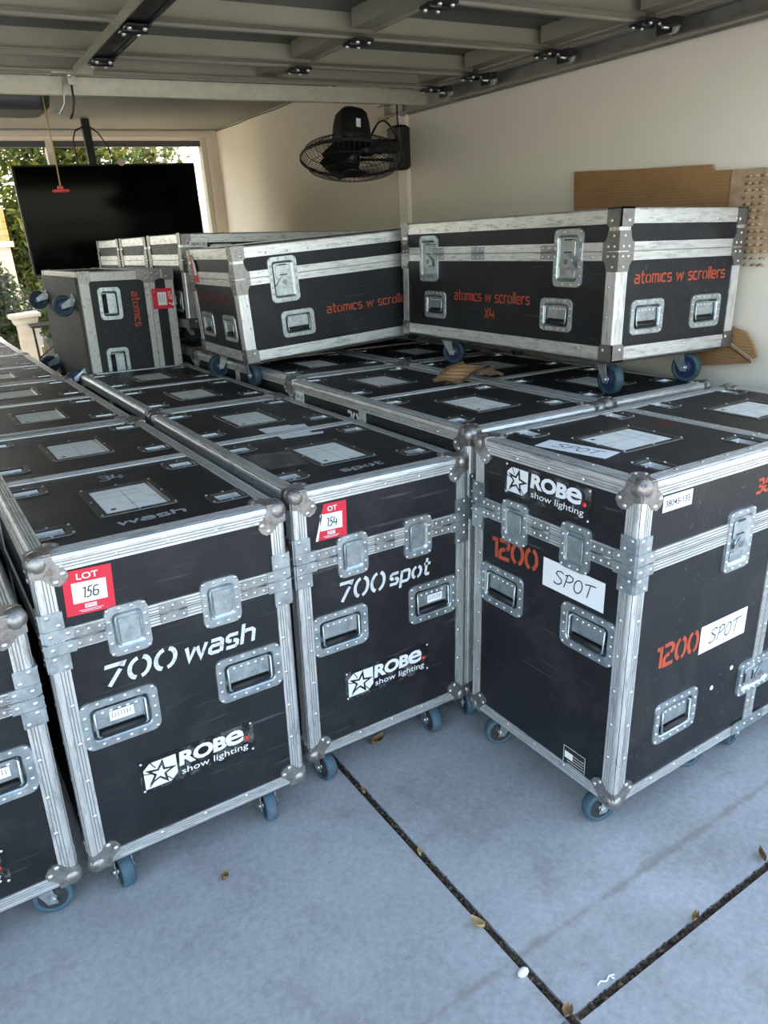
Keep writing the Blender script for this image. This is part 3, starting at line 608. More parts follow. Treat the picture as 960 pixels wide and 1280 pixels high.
def trunk(L, W, H, alu, gap=.13, casters=True):
    """long low case; long latched face = -y; z = 0 is the case bottom"""
    root = empty('touring_case'); F = faces(L, W, H); zr = .366; hs = .92; hu, hv = .151 * hs, .1 * hs
    fl = [(.275, .143), (L - .285, .143)] if L > 1.2 else [(.24, .143), (L - .24, .143)]; en = [(.165, .143), (W - .175, .143)]
    mb = MB()
    for k in ('front', 'back', 'left', 'right'):
        mb.T = F[k]; hl = fl if k == 'front' else en if k in ('left', 'right') else []
        panel_face(mb, 0, L if k in ('front', 'back') else W, 0, zr, [(u - hu / 2, u + hu / 2, v - hv / 2, v + hv / 2) for u, v in hl], 'panel')
    mb.T = Matrix.Identity(4); panel_face(mb, -L / 2, L / 2, -W / 2, W / 2, [], 'ply'); mb.obj('body', root)
    mb = MB()
    for k in ('front', 'back', 'left', 'right'): mb.T = F[k]; panel_face(mb, 0, L if k in ('front', 'back') else W, zr, H, [], 'panel')
    mb.T = F['top']; panel_face(mb, 0, L, 0, W, [], 'panel'); mb.obj('lid', root)
    mb = MB()                              # underside board with skids
    mb.box((0, 0, -.009), (L - .05, W - .05, .016), 'ply'); mb.obj('underside_board', root)
    for mx, l, k in edges12(L, W, 0, H): put({'v': 'corner_rail', 'b': 'bottom_rail', 't': 'lid_rail'}[k], edge_rail(l, alu, .046, .003), root, mx)
    for mx in corner_mx(L, W, 0, H):
        mb = MB()
        for fr in (FR((0, 0, 0), (1, 0, 0), (0, 0, 1)), FR((0, 0, 0), (0, 1, 0), (1, 0, 0)), FR((0, 0, 0), (0, 0, 1), (0, 1, 0))):
            mb.T = fr; q = [(-.006, -.006), (.056, -.006), (.056, .046), (.046, .056), (-.006, .056)]
            mb.loft([[(x, y, 0) for x, y in q], [(x, y, .006) for x, y in q]], 'zinc_dark', cap1=True); mb.rivet(.036, .036, .006, r=.007)
        mb.T = Matrix.Identity(4); mb.box((.02, .02, .02), (.051, .051, .051), 'zinc_dark')
        if 'trunk_corner' not in ME: ME['trunk_corner'] = mb.mesh('corner_brace')
        put('corner_brace', ME['trunk_corner'], root, mx)
    for sx, sy in ((-1, -1), (1, -1), (1, 1), (-1, 1)):
        ax, ay = (Vector((-sx, 0, 0)), Vector((0, -sy, 0))) if sx * sy > 0 else (Vector((0, -sy, 0)), Vector((-sx, 0, 0)))
        if 'trunk_clamp' not in ME:
            mb = MB()
            for fr, sg in ((FR((0, 0, 0), (1, 0, 0), (0, 0, 1)), 1), (FR((0, 0, 0), (0, -1, 0), (0, 0, 1)), -1)):
                mb.T = fr
                for s in (-1, 1):
                    q = [(-.006, s * .002), (.066, s * .002), (.066, s * .030), (.056, s * .034), (.048, s * .05), (.046, s * .066), (-.006, s * .066)]
                    q = [(sg * a, b) for a, b in q]
                    if s * sg < 0: q.reverse()
                    mb.loft([[(x, y, 0) for x, y in q], [(x, y, .007) for x, y in q]], 'zinc_dark', cap1=True)
                    for a, b in ((.015, .016), (.042, .016), (.02, .05)): mb.rivet(sg * a, s * b, .007, r=.0055)
            ME['trunk_clamp'] = mb.mesh('corner_clamp')
        put('corner_clamp', ME['trunk_clamp'], root, Matrix(((ax.x, ay.x, 0, sx * L / 2), (ax.y, ay.y, 0, sy * W / 2), (0, 0, 1, zr), (0, 0, 0, 1))))
    lu = (.228, L - .233) if L > 1.2 else (.2, L - .2)
    for k in ('front', 'back', 'left', 'right'):
        l = L if k in ('front', 'back') else W; x = .045
        for c in (list(lu) if k == 'front' else []) + [l + 1]:
            a = c - .052 if c < l else l - .045
            put('closing_rail', strip_rail(a - x, .060, alu, plain=True), root, F[k] @ T(x, zr)); x = c + .052
    for u in lu: hw_twist(root, F['front'], u, .345, 0, 1.22, 1.13)
    for u, v in fl: hw_handle(root, F['front'], u, v, hs)
    for k in ('left', 'right'):
        for u, v in en: hw_handle(root, F[k], u, v, hs)
    if casters:
        i = 0
        for x in (-L / 2 + .14, L / 2 - .14):
            for y in (-W / 2 + .1, W / 2 - .13): hw_caster(root, x, y, 0, (PI / 2 + .25, PI / 2 - .2, PI / 2 + .5, PI / 2 + .1)[i], True); i += 1
    return root, F

# ------------------------------------------------------------------ stickers and lettering on cases
def lot_sticker(root, fr, u, v, w, h, num, rot=0.0, torn=False, lot='LOT'):
    q = fr @ T(u, v) @ RZ(rot); mb = MB(q @ T(0, 0, .001))
    out = [(0, 0), (w, 0), (w, h), (.3 * w if torn else 0, h)] + ([(.2 * w, .72 * h)] if torn else [])
    mb.loft([[(x, y, 0) for x, y in out], [(x, y, .0008) for x, y in out]], 'sticker_red', True, True); s = mb.obj('lot_sticker', root); s['label'] = 'red lot sticker with a white number field'
    mb = MB(q @ T(0, 0, .0022)); mb.poly([(.16 * w, .26 * h, 0), (.86 * w, .26 * h, 0), (.86 * w, .72 * h, 0), (.16 * w, .72 * h, 0)], 'white')
    if torn: mb.poly([(.0, .0, 0), (.08 * w, .0, 0), (.24 * w, .74 * h, 0), (.2 * w, .74 * h, 0)], 'paper')
    fonttext(mb, lot, .28 * w if not torn else .40 * w, .78 * h, .44 * w if not torn else .3 * w, .14 * h, 'white', .0003, .015)
    strokes(mb, num, .34 * w, .36 * h, .34 * w, .24 * h, .0028, 'ink', .0005, .15)
    mb.poly([(.38 * w, .13 * h, 0), (.62 * w, .13 * h, 0), (.62 * w, .22 * h, 0), (.38 * w, .22 * h, 0)], 'white'); fonttext(mb, 'grays', .41 * w, .145 * h, .18 * w, .06 * h, 'sticker_red', .0004, .01)
    mb.box((.5 * w, .09 * h, 0), (.5 * w, .012 * h, .0002), 'white'); mb.box((.5 * w, .055 * h, 0), (.4 * w, .010 * h, .0002), 'white')
    mb.obj('lot_print', s)
def maker_plate(root, fr, u, v, w, h, rot=0.0):
    q = fr @ T(u, v) @ RZ(rot); mb = MB(q @ T(0, 0, .0008)); mb.box((w / 2, h / 2, 0), (w, h, .001), 'plate_black')
    for a, b in ((.02, .06), (.98, .06), (.02, .94), (.98, .94)): mb.rivet(a * w, b * h, .0005, r=.004)
    p = mb.obj('maker_plate', root)
    mb = MB(q @ T(0, 0, .0020))
    s = .78 * h; x0, y0 = .030 * w, .10 * h
    sq = [(.10, 0), (.72, 0), (.92, .22), (1, .5), (1, 1), (.28, 1), (.08, .8), (0, .5), (0, .0)]
    sq = [(0, .0), (.78, 0), (1, .24), (1, 1), (.22, 1), (0, .78)]
    mb.poly([(x0 + a * s * 1.16, y0 + b * s * 1.02, 0) for a, b in sq], 'white')
    cx, cy = x0 + .57 * s, y0 + .50 * s
    def star(r0, r1, ph, n=5): return [(cx + (r0 if k % 2 == 0 else r1) * s * math.cos(math.radians(ph + k * 36)) * 1.1, cy + (r0 if k % 2 == 0 else r1) * s * math.sin(math.radians(ph + k * 36))) for k in range(10)]
    def spoly(pl, mt, w_):
        mi = mb.m(mt); b = mb.pts([(cx, cy, w_)] + [(x, y, w_) for x, y in pl])
        for k in range(10): mb.face((b, b + 1 + k, b + 1 + (k + 1) % 10), mi)
    spoly(star(.54, .21, 78), 'plate_black', .0004); spoly(star(.30, .12, 78), 'white', .0008)
    for a in (120, 165, 225, 310): 
        c_, s_ = math.cos(math.radians(a)), math.sin(math.radians(a)); ribbon(mb, [(cx + .3 * s * c_, cy + .3 * s * s_), (cx + .62 * s * c_, cy + .62 * s * s_)], .0028, 'plate_black', .0005, lambda a_, b_: (a_, b_))
    fonttext(mb, 'ROB', .325 * w, .44 * h, .42 * w, .46 * h, 'white', .0002, .045, .08, .94); fonttext(mb, 'e', .728 * w, .43 * h, .175 * w, .47 * h, 'white', .0002, .022, .08)
    mb.sphere((.935 * w, .50 * h, -.004), .0078, 'red_dot', 12, 6)
    fonttext(mb, 'show lighting', .335 * w, .10 * h, .60 * w, .26 * h, 'white', .0002, .004, .06)
    mb.obj('maker_lettering', p)
def paint(root, fr, txt, u, v, wd, ht, s, mt, slant=0.0, rise=0.0, rot=0.0, name='stencil_lettering'):
    tot = sum(G[c][0] for c in txt) - .15; x = 0       # one mesh per word
    for word in txt.split(' '):
        adv = sum(G[c][0] for c in word)
        mb = MB(fr @ T(u, v, .0006) @ RZ(rot) @ T(x / tot * wd, 0)); strokes(mb, word, 0, 0, (adv - .15) / tot * wd, ht, s, mt, 0, slant, rise); mb.obj(name, root)
        x += adv + G[' '][0]
def paper_sign(root, fr, u, v, w, h, txt, rot=0.0, s=.0035, fill=.62, name='paper_sign', kind='hand', lift=0.0):
    q = fr @ T(u, v, lift) @ RZ(rot); mb = MB(q @ T(0, 0, .0012)); mb.box((w / 2, h / 2, 0), (w, h, .0008), 'paper'); p = mb.obj(name, root)
    if txt:
        mb = MB(q @ T(0, 0, .0019))
        if kind == 'hand': strokes(mb, txt, w * (1 - fill) / 2, h * .25, w * fill, h * .5, s, 'ink', 0, .2)
        else: fonttext(mb, txt, w * .08, h * .3, w * .84, h * .4, 'ink', 0, .01)
        mb.obj('sign_writing', p)
    return p
def barcode(root, fr, u, v): mb = MB(fr @ T(u, v, .003)); mb.box((0, 0, 0), (.058, .026, .0008), 'paper'); [mb.box((-.022 + .007 * k, .002, .0005), (.0025, .014, .0004), 'faint_paint') for k in range(7)]; mb.obj('barcode_label', root)

def at(root, W, D, x0, y0, yaw=0.0): root.matrix_world = T(x0 + W / 2, y0 + D / 2, 0) @ RZ(yaw); return root

# ================================================================== SETTING
RX = Vector((0.99835, -0.04169, 0.03941)).normalized(); RY = Vector((0.04113, 0.99904, 0.01490)); RY = (RY - RX * RX.dot(RY)).normalized(); RZv = RX.cross(RY)
ROOM = Matrix(((RX.x, RY.x, RZv.x, 0), (RX.y, RY.y, RZv.y, 0), (RX.z, RY.z, RZv.z, 0), (0, 0, 0, 1)))
def rmb(x=0, y=0, z=0): return ROOM @ T(x, y, z)
XR, XN, XL = 2.805, 2.750, -3.2            # right wall near, right wall beyond the nib, left wall
YF, YN, YB, ZC = 0.95, 4.25, 7.55, 2.475   # front, nib, back wall, ceiling

mb = MB(); panel_face(mb, -14, 14, -14, 7.9, [(.912, .934, -14, 1.9), (.934, 14, .726, .746), (-14, .912, .726, .746)], 'concrete')
panel_face(mb, -14, 14, -14, 7.9, [], 'concrete', -.016)
mb.poly([(.912, -14, -.016), (.912, 1.9, -.016), (.912, 1.9, 0), (.912, -14, 0)], 'concrete'); mb.poly([(.934, -14, -.016), (.934, -14, 0), (.934, 1.9, 0), (.934, 1.9, -.016)], 'concrete')
mb.poly([(.934, .726, -.016), (14, .726, -.016), (14, .726, 0), (.934, .726, 0)], 'concrete'); mb.poly([(.934, .746, -.016), (.934, .746, 0), (14, .746, 0), (14, .746, -.016)], 'concrete')
struct(mb.obj('floor'))
mb = MB(); mb.box(((XR + .1), (YF + YN) / 2, 1.3), (.2, YN - YF, 3.2), 'wall'); mb.box((XN + .13, (YN + YB) / 2, 1.3), (.26, YB - YN, 3.2), 'wall'); struct(mb.obj('wall_right', None, ROOM))
mb = MB(); mb.box((XL - .1, (YF + YB) / 2, 1.3), (.2, YB - YF, 3.2), 'wall'); struct(mb.obj('wall_left', None, ROOM))
WX0, WX1, WZ0, WZ1 = -1.2, 2.64, .25, 2.415
mb = MB(); Yb = YB + .08
mb.box(((WX1 + XN) / 2 + .1, Yb, 1.3), (XN - WX1 + .2, .16, 3.2), 'wall'); mb.box(((XL + WX0) / 2, Yb, 1.3), (WX0 - XL, .16, 3.2), 'wall')
mb.box(((WX0 + WX1) / 2, Yb, (WZ1 + 2.9) / 2), (WX1 - WX0, .16, 2.9 - WZ1), 'wall'); mb.box(((WX0 + WX1) / 2, Yb, (WZ0 - .3) / 2), (WX1 - WX0, .16, WZ0 + .3), 'wall'); struct(mb.obj('wall_back', None, ROOM))
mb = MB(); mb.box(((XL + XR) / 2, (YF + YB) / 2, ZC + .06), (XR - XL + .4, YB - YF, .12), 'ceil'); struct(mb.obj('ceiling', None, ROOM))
mb = MB(); mb.box(((XL + XR) / 2, YF + .08, 2.42), (XR - XL + .6, .16, .3), 'house'); mb.box((1, 4.35, 3.6), (12, 6.8, 2.2), 'house'); struct(mb.obj('wall_front_and_shade_block', None, ROOM))  # header, plus an unseen upper storey block added to shade the driveway
mb = MB(); mb.box((XR + 3.1, YF + .1, 1.2), (5.8, .2, 2.9), 'house'); mb.box((XL - 2.4, YF + .1, 1.2), (4.4, .2, 2.9), 'house'); struct(mb.obj('wall_facade', None, ROOM))
mb = MB()
mb.box((XN - .012, YN - .004, 1.3), (.062, .012, 2.24), 'trim'); struct(mb.obj('trim_1', None, ROOM))
mb = MB(); mb.tube([(XN - .004, YN + .3 + .3 * k, ZC - .012 + .004 * math.sin(k * 2.1)) for k in range(11)], .006, 'ceil', 5); struct(mb.obj('trim_2', None, ROOM))
# window
win = empty('window_1', rmb((WX0 + WX1) / 2, YB + .06, WZ0)); struct(win); hw = (WX1 - WX0) / 2; hh = WZ1 - WZ0
mb = MB(); 
mb.box((0, 0, hh - .012), (2 * hw, .10, .024), 'trim'); mb.box((0, 0, .03), (2 * hw, .10, .06), 'trim')
for s in (-1, 1): mb.box((s * (hw - .025), 0, hh / 2), (.05, .10, hh), 'trim')
mb.box((1.235 - (WX0 + WX1) / 2, 0, hh / 2), (.06, .09, hh), 'trim'); mb.box((0, .01, hh - .048), (2 * hw - .1, .06, .05), 'greyplastic'); mb.obj('window_frame', win)
mb = MB(); mb.box((0, -.06, hh + .022), (2 * hw + .1, .05, .05), 'trim'); mb.box((hw + .03, -.06, hh / 2), (.06, .03, hh + .1), 'trim'); mb.obj('window_architrave', win)
mb = MB(); mb.box((0, .02, hh / 2 - .01), (2 * hw - .1, .006, hh - .09), 'glass'); mb.obj('pane', win)

# raised sectional garage door
door = empty('door_1', rmb(0, 0, 0)); struct(door); DX0, DX1 = -2.6, 2.69; DZ = 2.250
ribs = [1.27, 1.805, 2.34, 2.885, 3.43]
edges = [1.27, 1.805, 2.34, 2.885, 3.43, 3.90]
for a, b in zip(edges, edges[1:]):
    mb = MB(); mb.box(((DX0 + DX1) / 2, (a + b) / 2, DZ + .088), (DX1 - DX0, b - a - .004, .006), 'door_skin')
    for q in (.3, .7): mb.tube([(DX0 + .1, a + (b - a) * q, DZ + .085), (DX1 - .1, a + (b - a) * q, DZ + .085)], .003, 'door_skin', 4)
    mb.obj('door_panel', door)
for y in ribs + [3.80]:
    mb = MB()
    for yy, pr in ((y - .032, -1), (y + .032, 1)):
        prof = [(-.030 * pr, .088), (-.030 * pr, .006), (-.024 * pr, 0), (-.004 * pr, 0), (.000 * pr, .012), (.030 * pr, .014)]
        if pr < 0: prof = [(-.030 * pr, .088), (-.030 * pr, .014), (-.024 * pr, .006), (.030 * pr, .006)]
        lp = [[(x, yy + a, DZ + b) for a, b in prof] for x in (DX0 + .03, DX1 - .02)]; mb.loft(lp, 'door_rib', closed=False)
    mb.obj('door_rib', door)
def stile(x, w, mt, y0, y1, dz=0, name='door_stile'):
    mb = MB(); mb.box((x, (y0 + y1) / 2, DZ + .055 + dz), (w, y1 - y0, .066), mt); mb.box((x + w * .42, (y0 + y1) / 2, DZ + .018 + dz), (w * .1, y1 - y0, .012), mt); mb.obj(name, door)
for a, b in zip(edges, edges[1:]):
    stile(1.70, .10, 'door_rib', a + .05, b - .05); stile(DX1 - .055, .10, 'door_rib', a + .05, b - .05); stile(-1.0, .10, 'door_rib', a + .05, b - .05)
mb = MB(); mb.box((.833, 2.42, DZ - .004), (.074, 2.0, .008), 'blackmetal'); mb.box((.789, 2.55, DZ - .006), (.006, 2.3, .03), 'galv'); mb.box((.877, 2.42, DZ - .006), (.006, 2.0, .03), 'blackmetal'); mb.box((.826, 3.58, DZ - .003), (.07, .32, .008), 'galv'); mb.obj('operator_strut', door)
def hinge(x, y, w=.085):
    mb = MB(); mb.rbox((x, y - .035, DZ - .012), (w, .05, .012), 'blackmetal', .01); mb.rbox((x, y + .035, DZ - .012), (w, .05, .012), 'blackmetal', .01); mb.cyl((x - w / 2, y, DZ - .016), (x + w / 2, y, DZ - .016), .011, 'blackmetal', 10)
    for u in (-.025, .025):
        for v in (-.042, .042): mb.T = Matrix.Identity(4); mb.sphere((x + u, y + v, DZ - .019), .0085, 'rivet', 8, 5)
    return mb.obj('hinge', door)
for y in (1.27, 1.805, 2.34, 2.885, 3.43):
    for x, s in ((.845, 1), (1.70, 0), (-1.0, 0)):
        h = hinge(x, y); 
        if s: h.location.z -= .006
for y in (1.805, 2.34, 2.885, 3.43, 3.80):
    y -= .055; h = hinge(DX1 - .05, y + .02, .07); y -= .04
    mb = MB(); mb.box((DX1 - .01, y - .03, DZ - .022), (.05, .05, .026), 'blackmetal'); mb.box((DX1 + .004, y + .02, DZ - .03), (.006, .07, .045), 'blackmetal'); mb.cyl((DX1 - .03, y, DZ - .034), (DX1 + .05, y, DZ - .034), .007, 'rivet', 8); mb.cyl((DX1 + .022, y, DZ - .034), (DX1 + .044, y, DZ - .034), .023, 'nylon', 14); mb.obj('roller', h)
mb = MB()
prof = [(-.004, 0), (.03, 0), (.03, .004), (.002, .004), (.002, .066), (.03, .066), (.03, .071), (-.004, .071)]
mb.loft([[(x, 3.90 + a, 2.186 + b) for a, b in prof] for x in (DX0, DX1 + .03)], 'galv', True, True); mb.obj('end_strut', door)
mb = MB(); mb.box((.80, 3.80, 2.256), (.17, .03, .008), 'galv'); mb.box((.80, 3.85, 2.240), (.03, .03, .045), 'galv'); mb.tube([(.80, 3.86, 2.22), (.80, 3.87, 2.16), (.79, 3.885, 2.115), (.775, 3.89, 2.09)], .005, 'blackmetal', 6)
mb.tube([(.765, 3.85, 2.23), (.76, 3.88, 2.15), (.735, 3.90, 2.11), (.72, 3.90, 2.12)], .004, 'rivet', 6); mb.sphere((.79, 3.82, 2.25), .012, 'rivet', 8, 5); mb.obj('arm_bracket', door)

# track along the right wall
tr = empty('door_track', rmb(2.735, 2.7, 2.18)); tag(tr, 'dark steel roller track running along the top of the right wall', 'track')
mb = MB(); prof = [(-.028, .062), (-.028, .070), (.028, .070), (.028, .0), (-.028, 0), (-.028, .008), (-.024, .008), (-.024, .004), (.024, .004), (.024, .066), (-.024, .066), (-.024, .062)]
mb.loft([[(a, y, b) for a, b in prof] for y in (-1.4, 1.75)], 'track', True, True); mb.obj('rail', tr)
mb = MB(); prof = [(.03, .004), (.034, .004), (.034, .04), (.064, .04), (.064, .044), (.03, .044)]
mb.loft([[(a + .0, y, b - .012) for a, b in prof] for y in (-1.5, 1.5)], 'track', True, True)
for k in range(7): mb.T = FR((.034, 0, 0), (0, -1, 0), (0, 0, 1)) ; mb.T = Matrix.Identity(4); mb.sphere((.030, -1.2 + .42 * k, .012), .006, 'rivet', 8, 5)
mb.obj('wall_angle', tr)
mb = MB(); mb.box((.0, 1.70, .13), (.05, .05, .27), 'galv'); mb.rbox((.02, 1.60, .0), (.05, .12, .03), 'galv', .01); mb.obj('end_hanger', tr)

# ================================================================== FLIGHT CASES
WA, DA, HA = .595, 1.268, .993
WRc, DRc, HR = .595, 1.235, 1.068
yA = [.12, -.1, .5, .2, -.4, .3, .1, -.2]; yR = [-.35, -.25, .15, -.2, .4, .2, .9, 1.2]
A1, FA = road_case(WA, DA, HA, .790, 'alu', False, .777, .548, yA)
R1, FRr = road_case(WRc, DRc, HR, .862, 'alu', True, .850, .622, yR)
A0, FA0 = road_case(WA, DA, .880, .677, 'alu', False, .664, .500, [1.2, 1.35, .5, .9, .2])
index_kids()
# copies first, so the named fronts keep their own stickers
def case_copy(src, W, D, x0, y0, label, group, yaw=0.0):
    c = copy_tree(src); at(c, W, D, x0, y0, yaw); return tag(c, label, 'flight case', group)
GA = 'lower flight cases in the left rows'; GR = 'taller flight cases in the right block'
case_copy(A1, WA, DA, .122, 2.907, 'black flight case directly behind the 700 wash case, seen only by its lid', GA)
case_copy(A1, WA, DA, .112, 4.195, 'black flight case third from the front in the row of the 700 wash case', GA)
case_copy(A1, WA, DA, .105, 5.475, 'farthest black flight case in the row of the 700 wash case, nearest the garden window', GA)
B1 = case_copy(A1, WA, DA, .780, 1.672, 'black flight case stencilled 700 spot with a torn red LOT 154 sticker', GA)
case_copy(A1, WA, DA, .785, 2.958, 'black flight case behind the 700 spot case, before the case lying on its side', GA)
R2 = case_copy(R1, WRc, DRc, 1.387, 1.674, 'black flight case behind the 1200 case, curled cardboard scrap on its lid edge', GR)
case_copy(R1, WRc, DRc, 2.018, 1.690, 'black flight case under the front casters of the upper right trunk', GR)
R4 = case_copy(R1, WRc, DRc, 1.412, 2.928, 'black flight case with a white number label, half under the tilted trunk', GR)
case_copy(R1, WRc, DRc, 2.032, 2.945, 'black flight case under the rear of the upper right trunk', GR)
HID = 'cases hidden under the rear trunks'
for x, y in ((1.425, 4.20), (2.05, 4.21), (1.425, 5.46), (2.05, 5.47)): case_copy(R1, WRc, DRc, x, y, 'black flight case under the rear row of trunks, almost wholly out of sight', HID)
B3, _ = road_case(WA, DA, .845, .66, 'alu', False, .65, .48, [.3]); at(B3, WA, DA, .79, 4.24); tag(B3, 'low black flight case carrying the case that lies on its side', 'flight case', GA)

# A0, cut by the left edge of the photo
at(A0, WA, DA, .098 - WA, 1.613); tag(A0, 'black flight case at the left edge of the photo, lower than its neighbour 700 wash', 'flight case', GA)
barcode(A0, FA0['front'], WA - .131 + .012, .512); maker_plate(A0, FA0['front'], .150, .215, .305, .10)
# A1: 700 wash
at(A1, WA, DA, .133, 1.616); tag(A1, 'black flight case stencilled 700 wash with a red LOT 156 sticker on its lid', 'flight case', GA); fr = FA['front']
lot_sticker(A1, fr, .053, .842, .106, .108, '156', -.04)
paint(A1, fr, '700', .100, .638, .174, .055, .0106, 'white_paint', .2); paint(A1, fr, 'wash', .298, .638, .186, .056, .0100, 'white_paint', .2)
maker_plate(A1, fr, .147, .305, .309, .094); barcode(A1, fr, .131, .560)
paint(A1, FA['top'], 'wash', .215, .100, .165, .036, .0085, 'faint_paint', .1); paint(A1, FA['top'], '34', .262, .500, .070, .052, .009, 'faint_paint', .1)
# B1: 700 spot
FB = FA; fr = FB['front']
lot_sticker(B1, fr, .064, .843, .100, .104, '154', -.02, True, 'OT')
paint(B1, fr, '700', .124, .636, .158, .060, .0102, 'white_paint', .16); paint(B1, fr, 'spot', .302, .640, .148, .056, .0095, 'white_paint', .16)
maker_plate(B1, fr, .134, .300, .312, .098); barcode(B1, fr, WA - .125, .555)
paint(B1, FB['top'], 'spot', .215, .094, .140, .034, .0085, 'faint_paint', .1)
mb = MB(FB['top'] @ T(0, 0, .0016)); mb.poly([(.245, .555, 0), (.395, .540, 0), (.410, .568, 0), (.370, .576, 0), (.372, .600, 0), (.25, .606, 0)], 'paper'); mb.poly([(.235, .665, 0), (.40, .657, 0), (.41, .715, 0), (.36, .722, 0), (.36, .738, 0), (.238, .745, 0)], 'paper'); mb.obj('torn_paper_label', B1)
mb = MB(FB['top'] @ T(.03, .25, .0006)); mb.poly([(0, 0, 0), (.15, -.02, 0), (.17, .16, 0), (.01, .19, 0)], 'plate_black'); mb.obj('tape_residue', B1)
# R1: 1200 spot; its end faces the left of the garage
R1.matrix_world = T(1.365 + DRc / 2, 1.02 + WRc / 2, 0) @ RZ(-PI / 2); tag(R1, 'black flight case stencilled 1200 with handwritten SPOT signs, standing foremost at the right', 'flight case', GR)
fr = FRr['front']
maker_plate(R1, fr, .130, .930, .316, .092, -.01)
paint(R1, fr, '1200', .082, .716, .190, .062, .0125, 'red_paint', .0, .08)
paper_sign(R1, fr, .296, .702, .216, .084, 'SPOT', .0)
mb = MB(fr @ T(.413, .174, .0012)); mb.box((.04, .032, 0), (.08, .064, .0006), 'ink')
for k in range(5): mb.box((.045, .008 + .009 * k, .0006), (.06, .0014, .0003), 'card')
mb.box((.02, .036, .0007), (.03, .022, .0003), 'card'); mb.box((.04, .001, .0006), (.08, .0012, .0003), 'card'); mb.box((.04, .063, .0006), (.08, .0012, .0003), 'card'); mb.box((.0005, .032, .0006), (.0012, .064, .0003), 'card'); mb.box((.0795, .032, .0006), (.0012, .064, .0003), 'card'); mb.obj('rating_plate', R1)
fr = FRr['right']
paint(R1, fr, '1200', .122, .530, .178, .066, .0125, 'red_paint', .0)
paper_sign(R1, fr, .308, .512, .216, .086, 'SPOT', .0)
paper_sign(R1, fr, .079, .982, .112, .041, '38045-135', 0, name='number_label', kind='print')
paint(R1, fr, '38', .474, .948, .068, .040, .009, 'red_paint', .15)
fr = FRr['top']    # the sign lies along the left edge of the lid: local x runs towards the front
paper_sign(R1, fr, .185, .055, .215, .080, 'SPOT', .22)
paint(R1, fr, '38', .27, .50, .06, .045, .008, 'dark_red_paint', .0, 0, PI / 2)
# R2 / R4 side lettering seen over the low case
fl = faces(WRc, DRc, HR)['left']
paper_sign(R4, fl, DRc - .01 - .0 - .11 - .02, .965, .075, .040, '38045-28', 0, name='number_label', kind='print') if False else None
paint(R2, fl, '30', .50, .955, .080, .060, .012, 'white_paint', .1)
paper_sign(R2, fl, .06, .985, .085, .048, '38045-28', 0, name='number_label', kind='print')

# trunks on top
LT, WT, HT = 1.36, .66, .50
GT = 'long trunks stacked on the cases'
S1, FT = trunk(LT, WT, HT, 'alu'); index_kids()
def tcopy(mx, label): c = copy_tree(S1); c.matrix_world = mx; return tag(c, label, 'flight case', GT)
a = math.radians(-2.4)
S2m = Matrix.Identity(4)
aa, tt = -.042, .069
ex = Vector((math.cos(aa) * math.cos(tt), math.sin(aa) * math.cos(tt), math.sin(tt))); ey = Vector((-math.sin(aa), math.cos(aa), 0)); ez = ex.cross(ey)
o = Vector((1.333, 3.203, 1.115)) + ex * LT / 2 + ey * WT / 2
S2 = tcopy(Matrix(((ex.x, ey.x, ez.x, o.x), (ex.y, ey.y, ez.y, o.y), (ex.z, ey.z, ez.z, o.z), (0, 0, 0, 1))), 'black trunk with red atomics lettering, tilted, left of the upper right trunk')
S3 = tcopy(T(1.40 + LT / 2, 4.155 + .305, 1.198), 'black trunk with a white number label behind the tilted trunk')
S4 = tcopy(T(1.40 + LT / 2, 4.80 + .31, 1.198), 'black trunk in the middle of the rear row, left of the wall')
S5 = tcopy(T(1.40 + LT / 2, 5.45 + .31, 1.198), 'rearmost black trunk, in front of the television')
for o_ in (S3, S4, S5): o_.matrix_world = o_.matrix_world @ Matrix.Diagonal((1, .92, 1, 1))
at_ = Matrix.Translation(Vector((2.09, 1.75, 1.198)))
def casters_of(o, spots):
    cs = [c for c in COL.objects if c.parent == o and c.name.startswith('caster')]
    for c, (x, y, yaw) in zip(cs, spots): c.matrix_local = T(x, y, 0) @ RZ(yaw)
casters_of(S2, [(-LT / 2 + .045, -.22, .05), (-LT / 2 + .045, .17, -1.45), (LT / 2 - .14, -.22, 1.3), (LT / 2 - .14, .2, 1.8)])
casters_of(S1, [(LT / 2 - .075, -WT / 2 + .06, 1.45), (LT / 2 - .075, -WT / 2 + .47, 1.75), (LT / 2 - 1.06, -WT / 2 + .06, 2.0), (LT / 2 - 1.06, -WT / 2 + .47, 1.2)])
S1.matrix_world = at_ @ RZ(a) @ T(WT / 2, LT / 2) @ RZ(-PI / 2); tag(S1, 'black trunk on casters with red atomics w scrollers x4 lettering, upper right', 'flight case', GT)
fr = FT['front']
paint(S1, fr, 'atomics w scrollers', .425, .172, .50, .046, .0058, 'red_paint'); paint(S1, fr, 'X4', .645, .104, .066, .044, .0062, 'red_paint')
for u in (.31, .60, 1.03): put('joint_plate', ME['joint_plate'], S1, fr @ T(u, .366))
paint(S1, FT['right'], 'atomics w scrollers', .088, .258, .49, .044, .0058, 'red_paint')
paint(S2, fr, 'atomics w scrollers', .430, .163, .50, .046, .0058, 'red_paint')
fl = FT['left']
paint(S2, fl, 'atomics w scrollers', .05, .262, .49, .044, .006, 'dark_red_paint')
mb = MB(fl @ T(.055, .345, .006)); mb.loft([[(0, 0, 0), (.085, 0, 0), (.085, .03, 0), (.03, .13, 0), (0, .13, 0)], [(0, 0, .001), (.085, 0, .001), (.085, .03, .001), (.03, .13, .001), (0, .13, .001)]], 'sticker_red', True, True); mb.poly([(.03, .035, .002), (.08, .035, .002), (.07, .09, .002), (.03, .13, .002)], 'white'); mb.obj('torn_lot_sticker', S2)
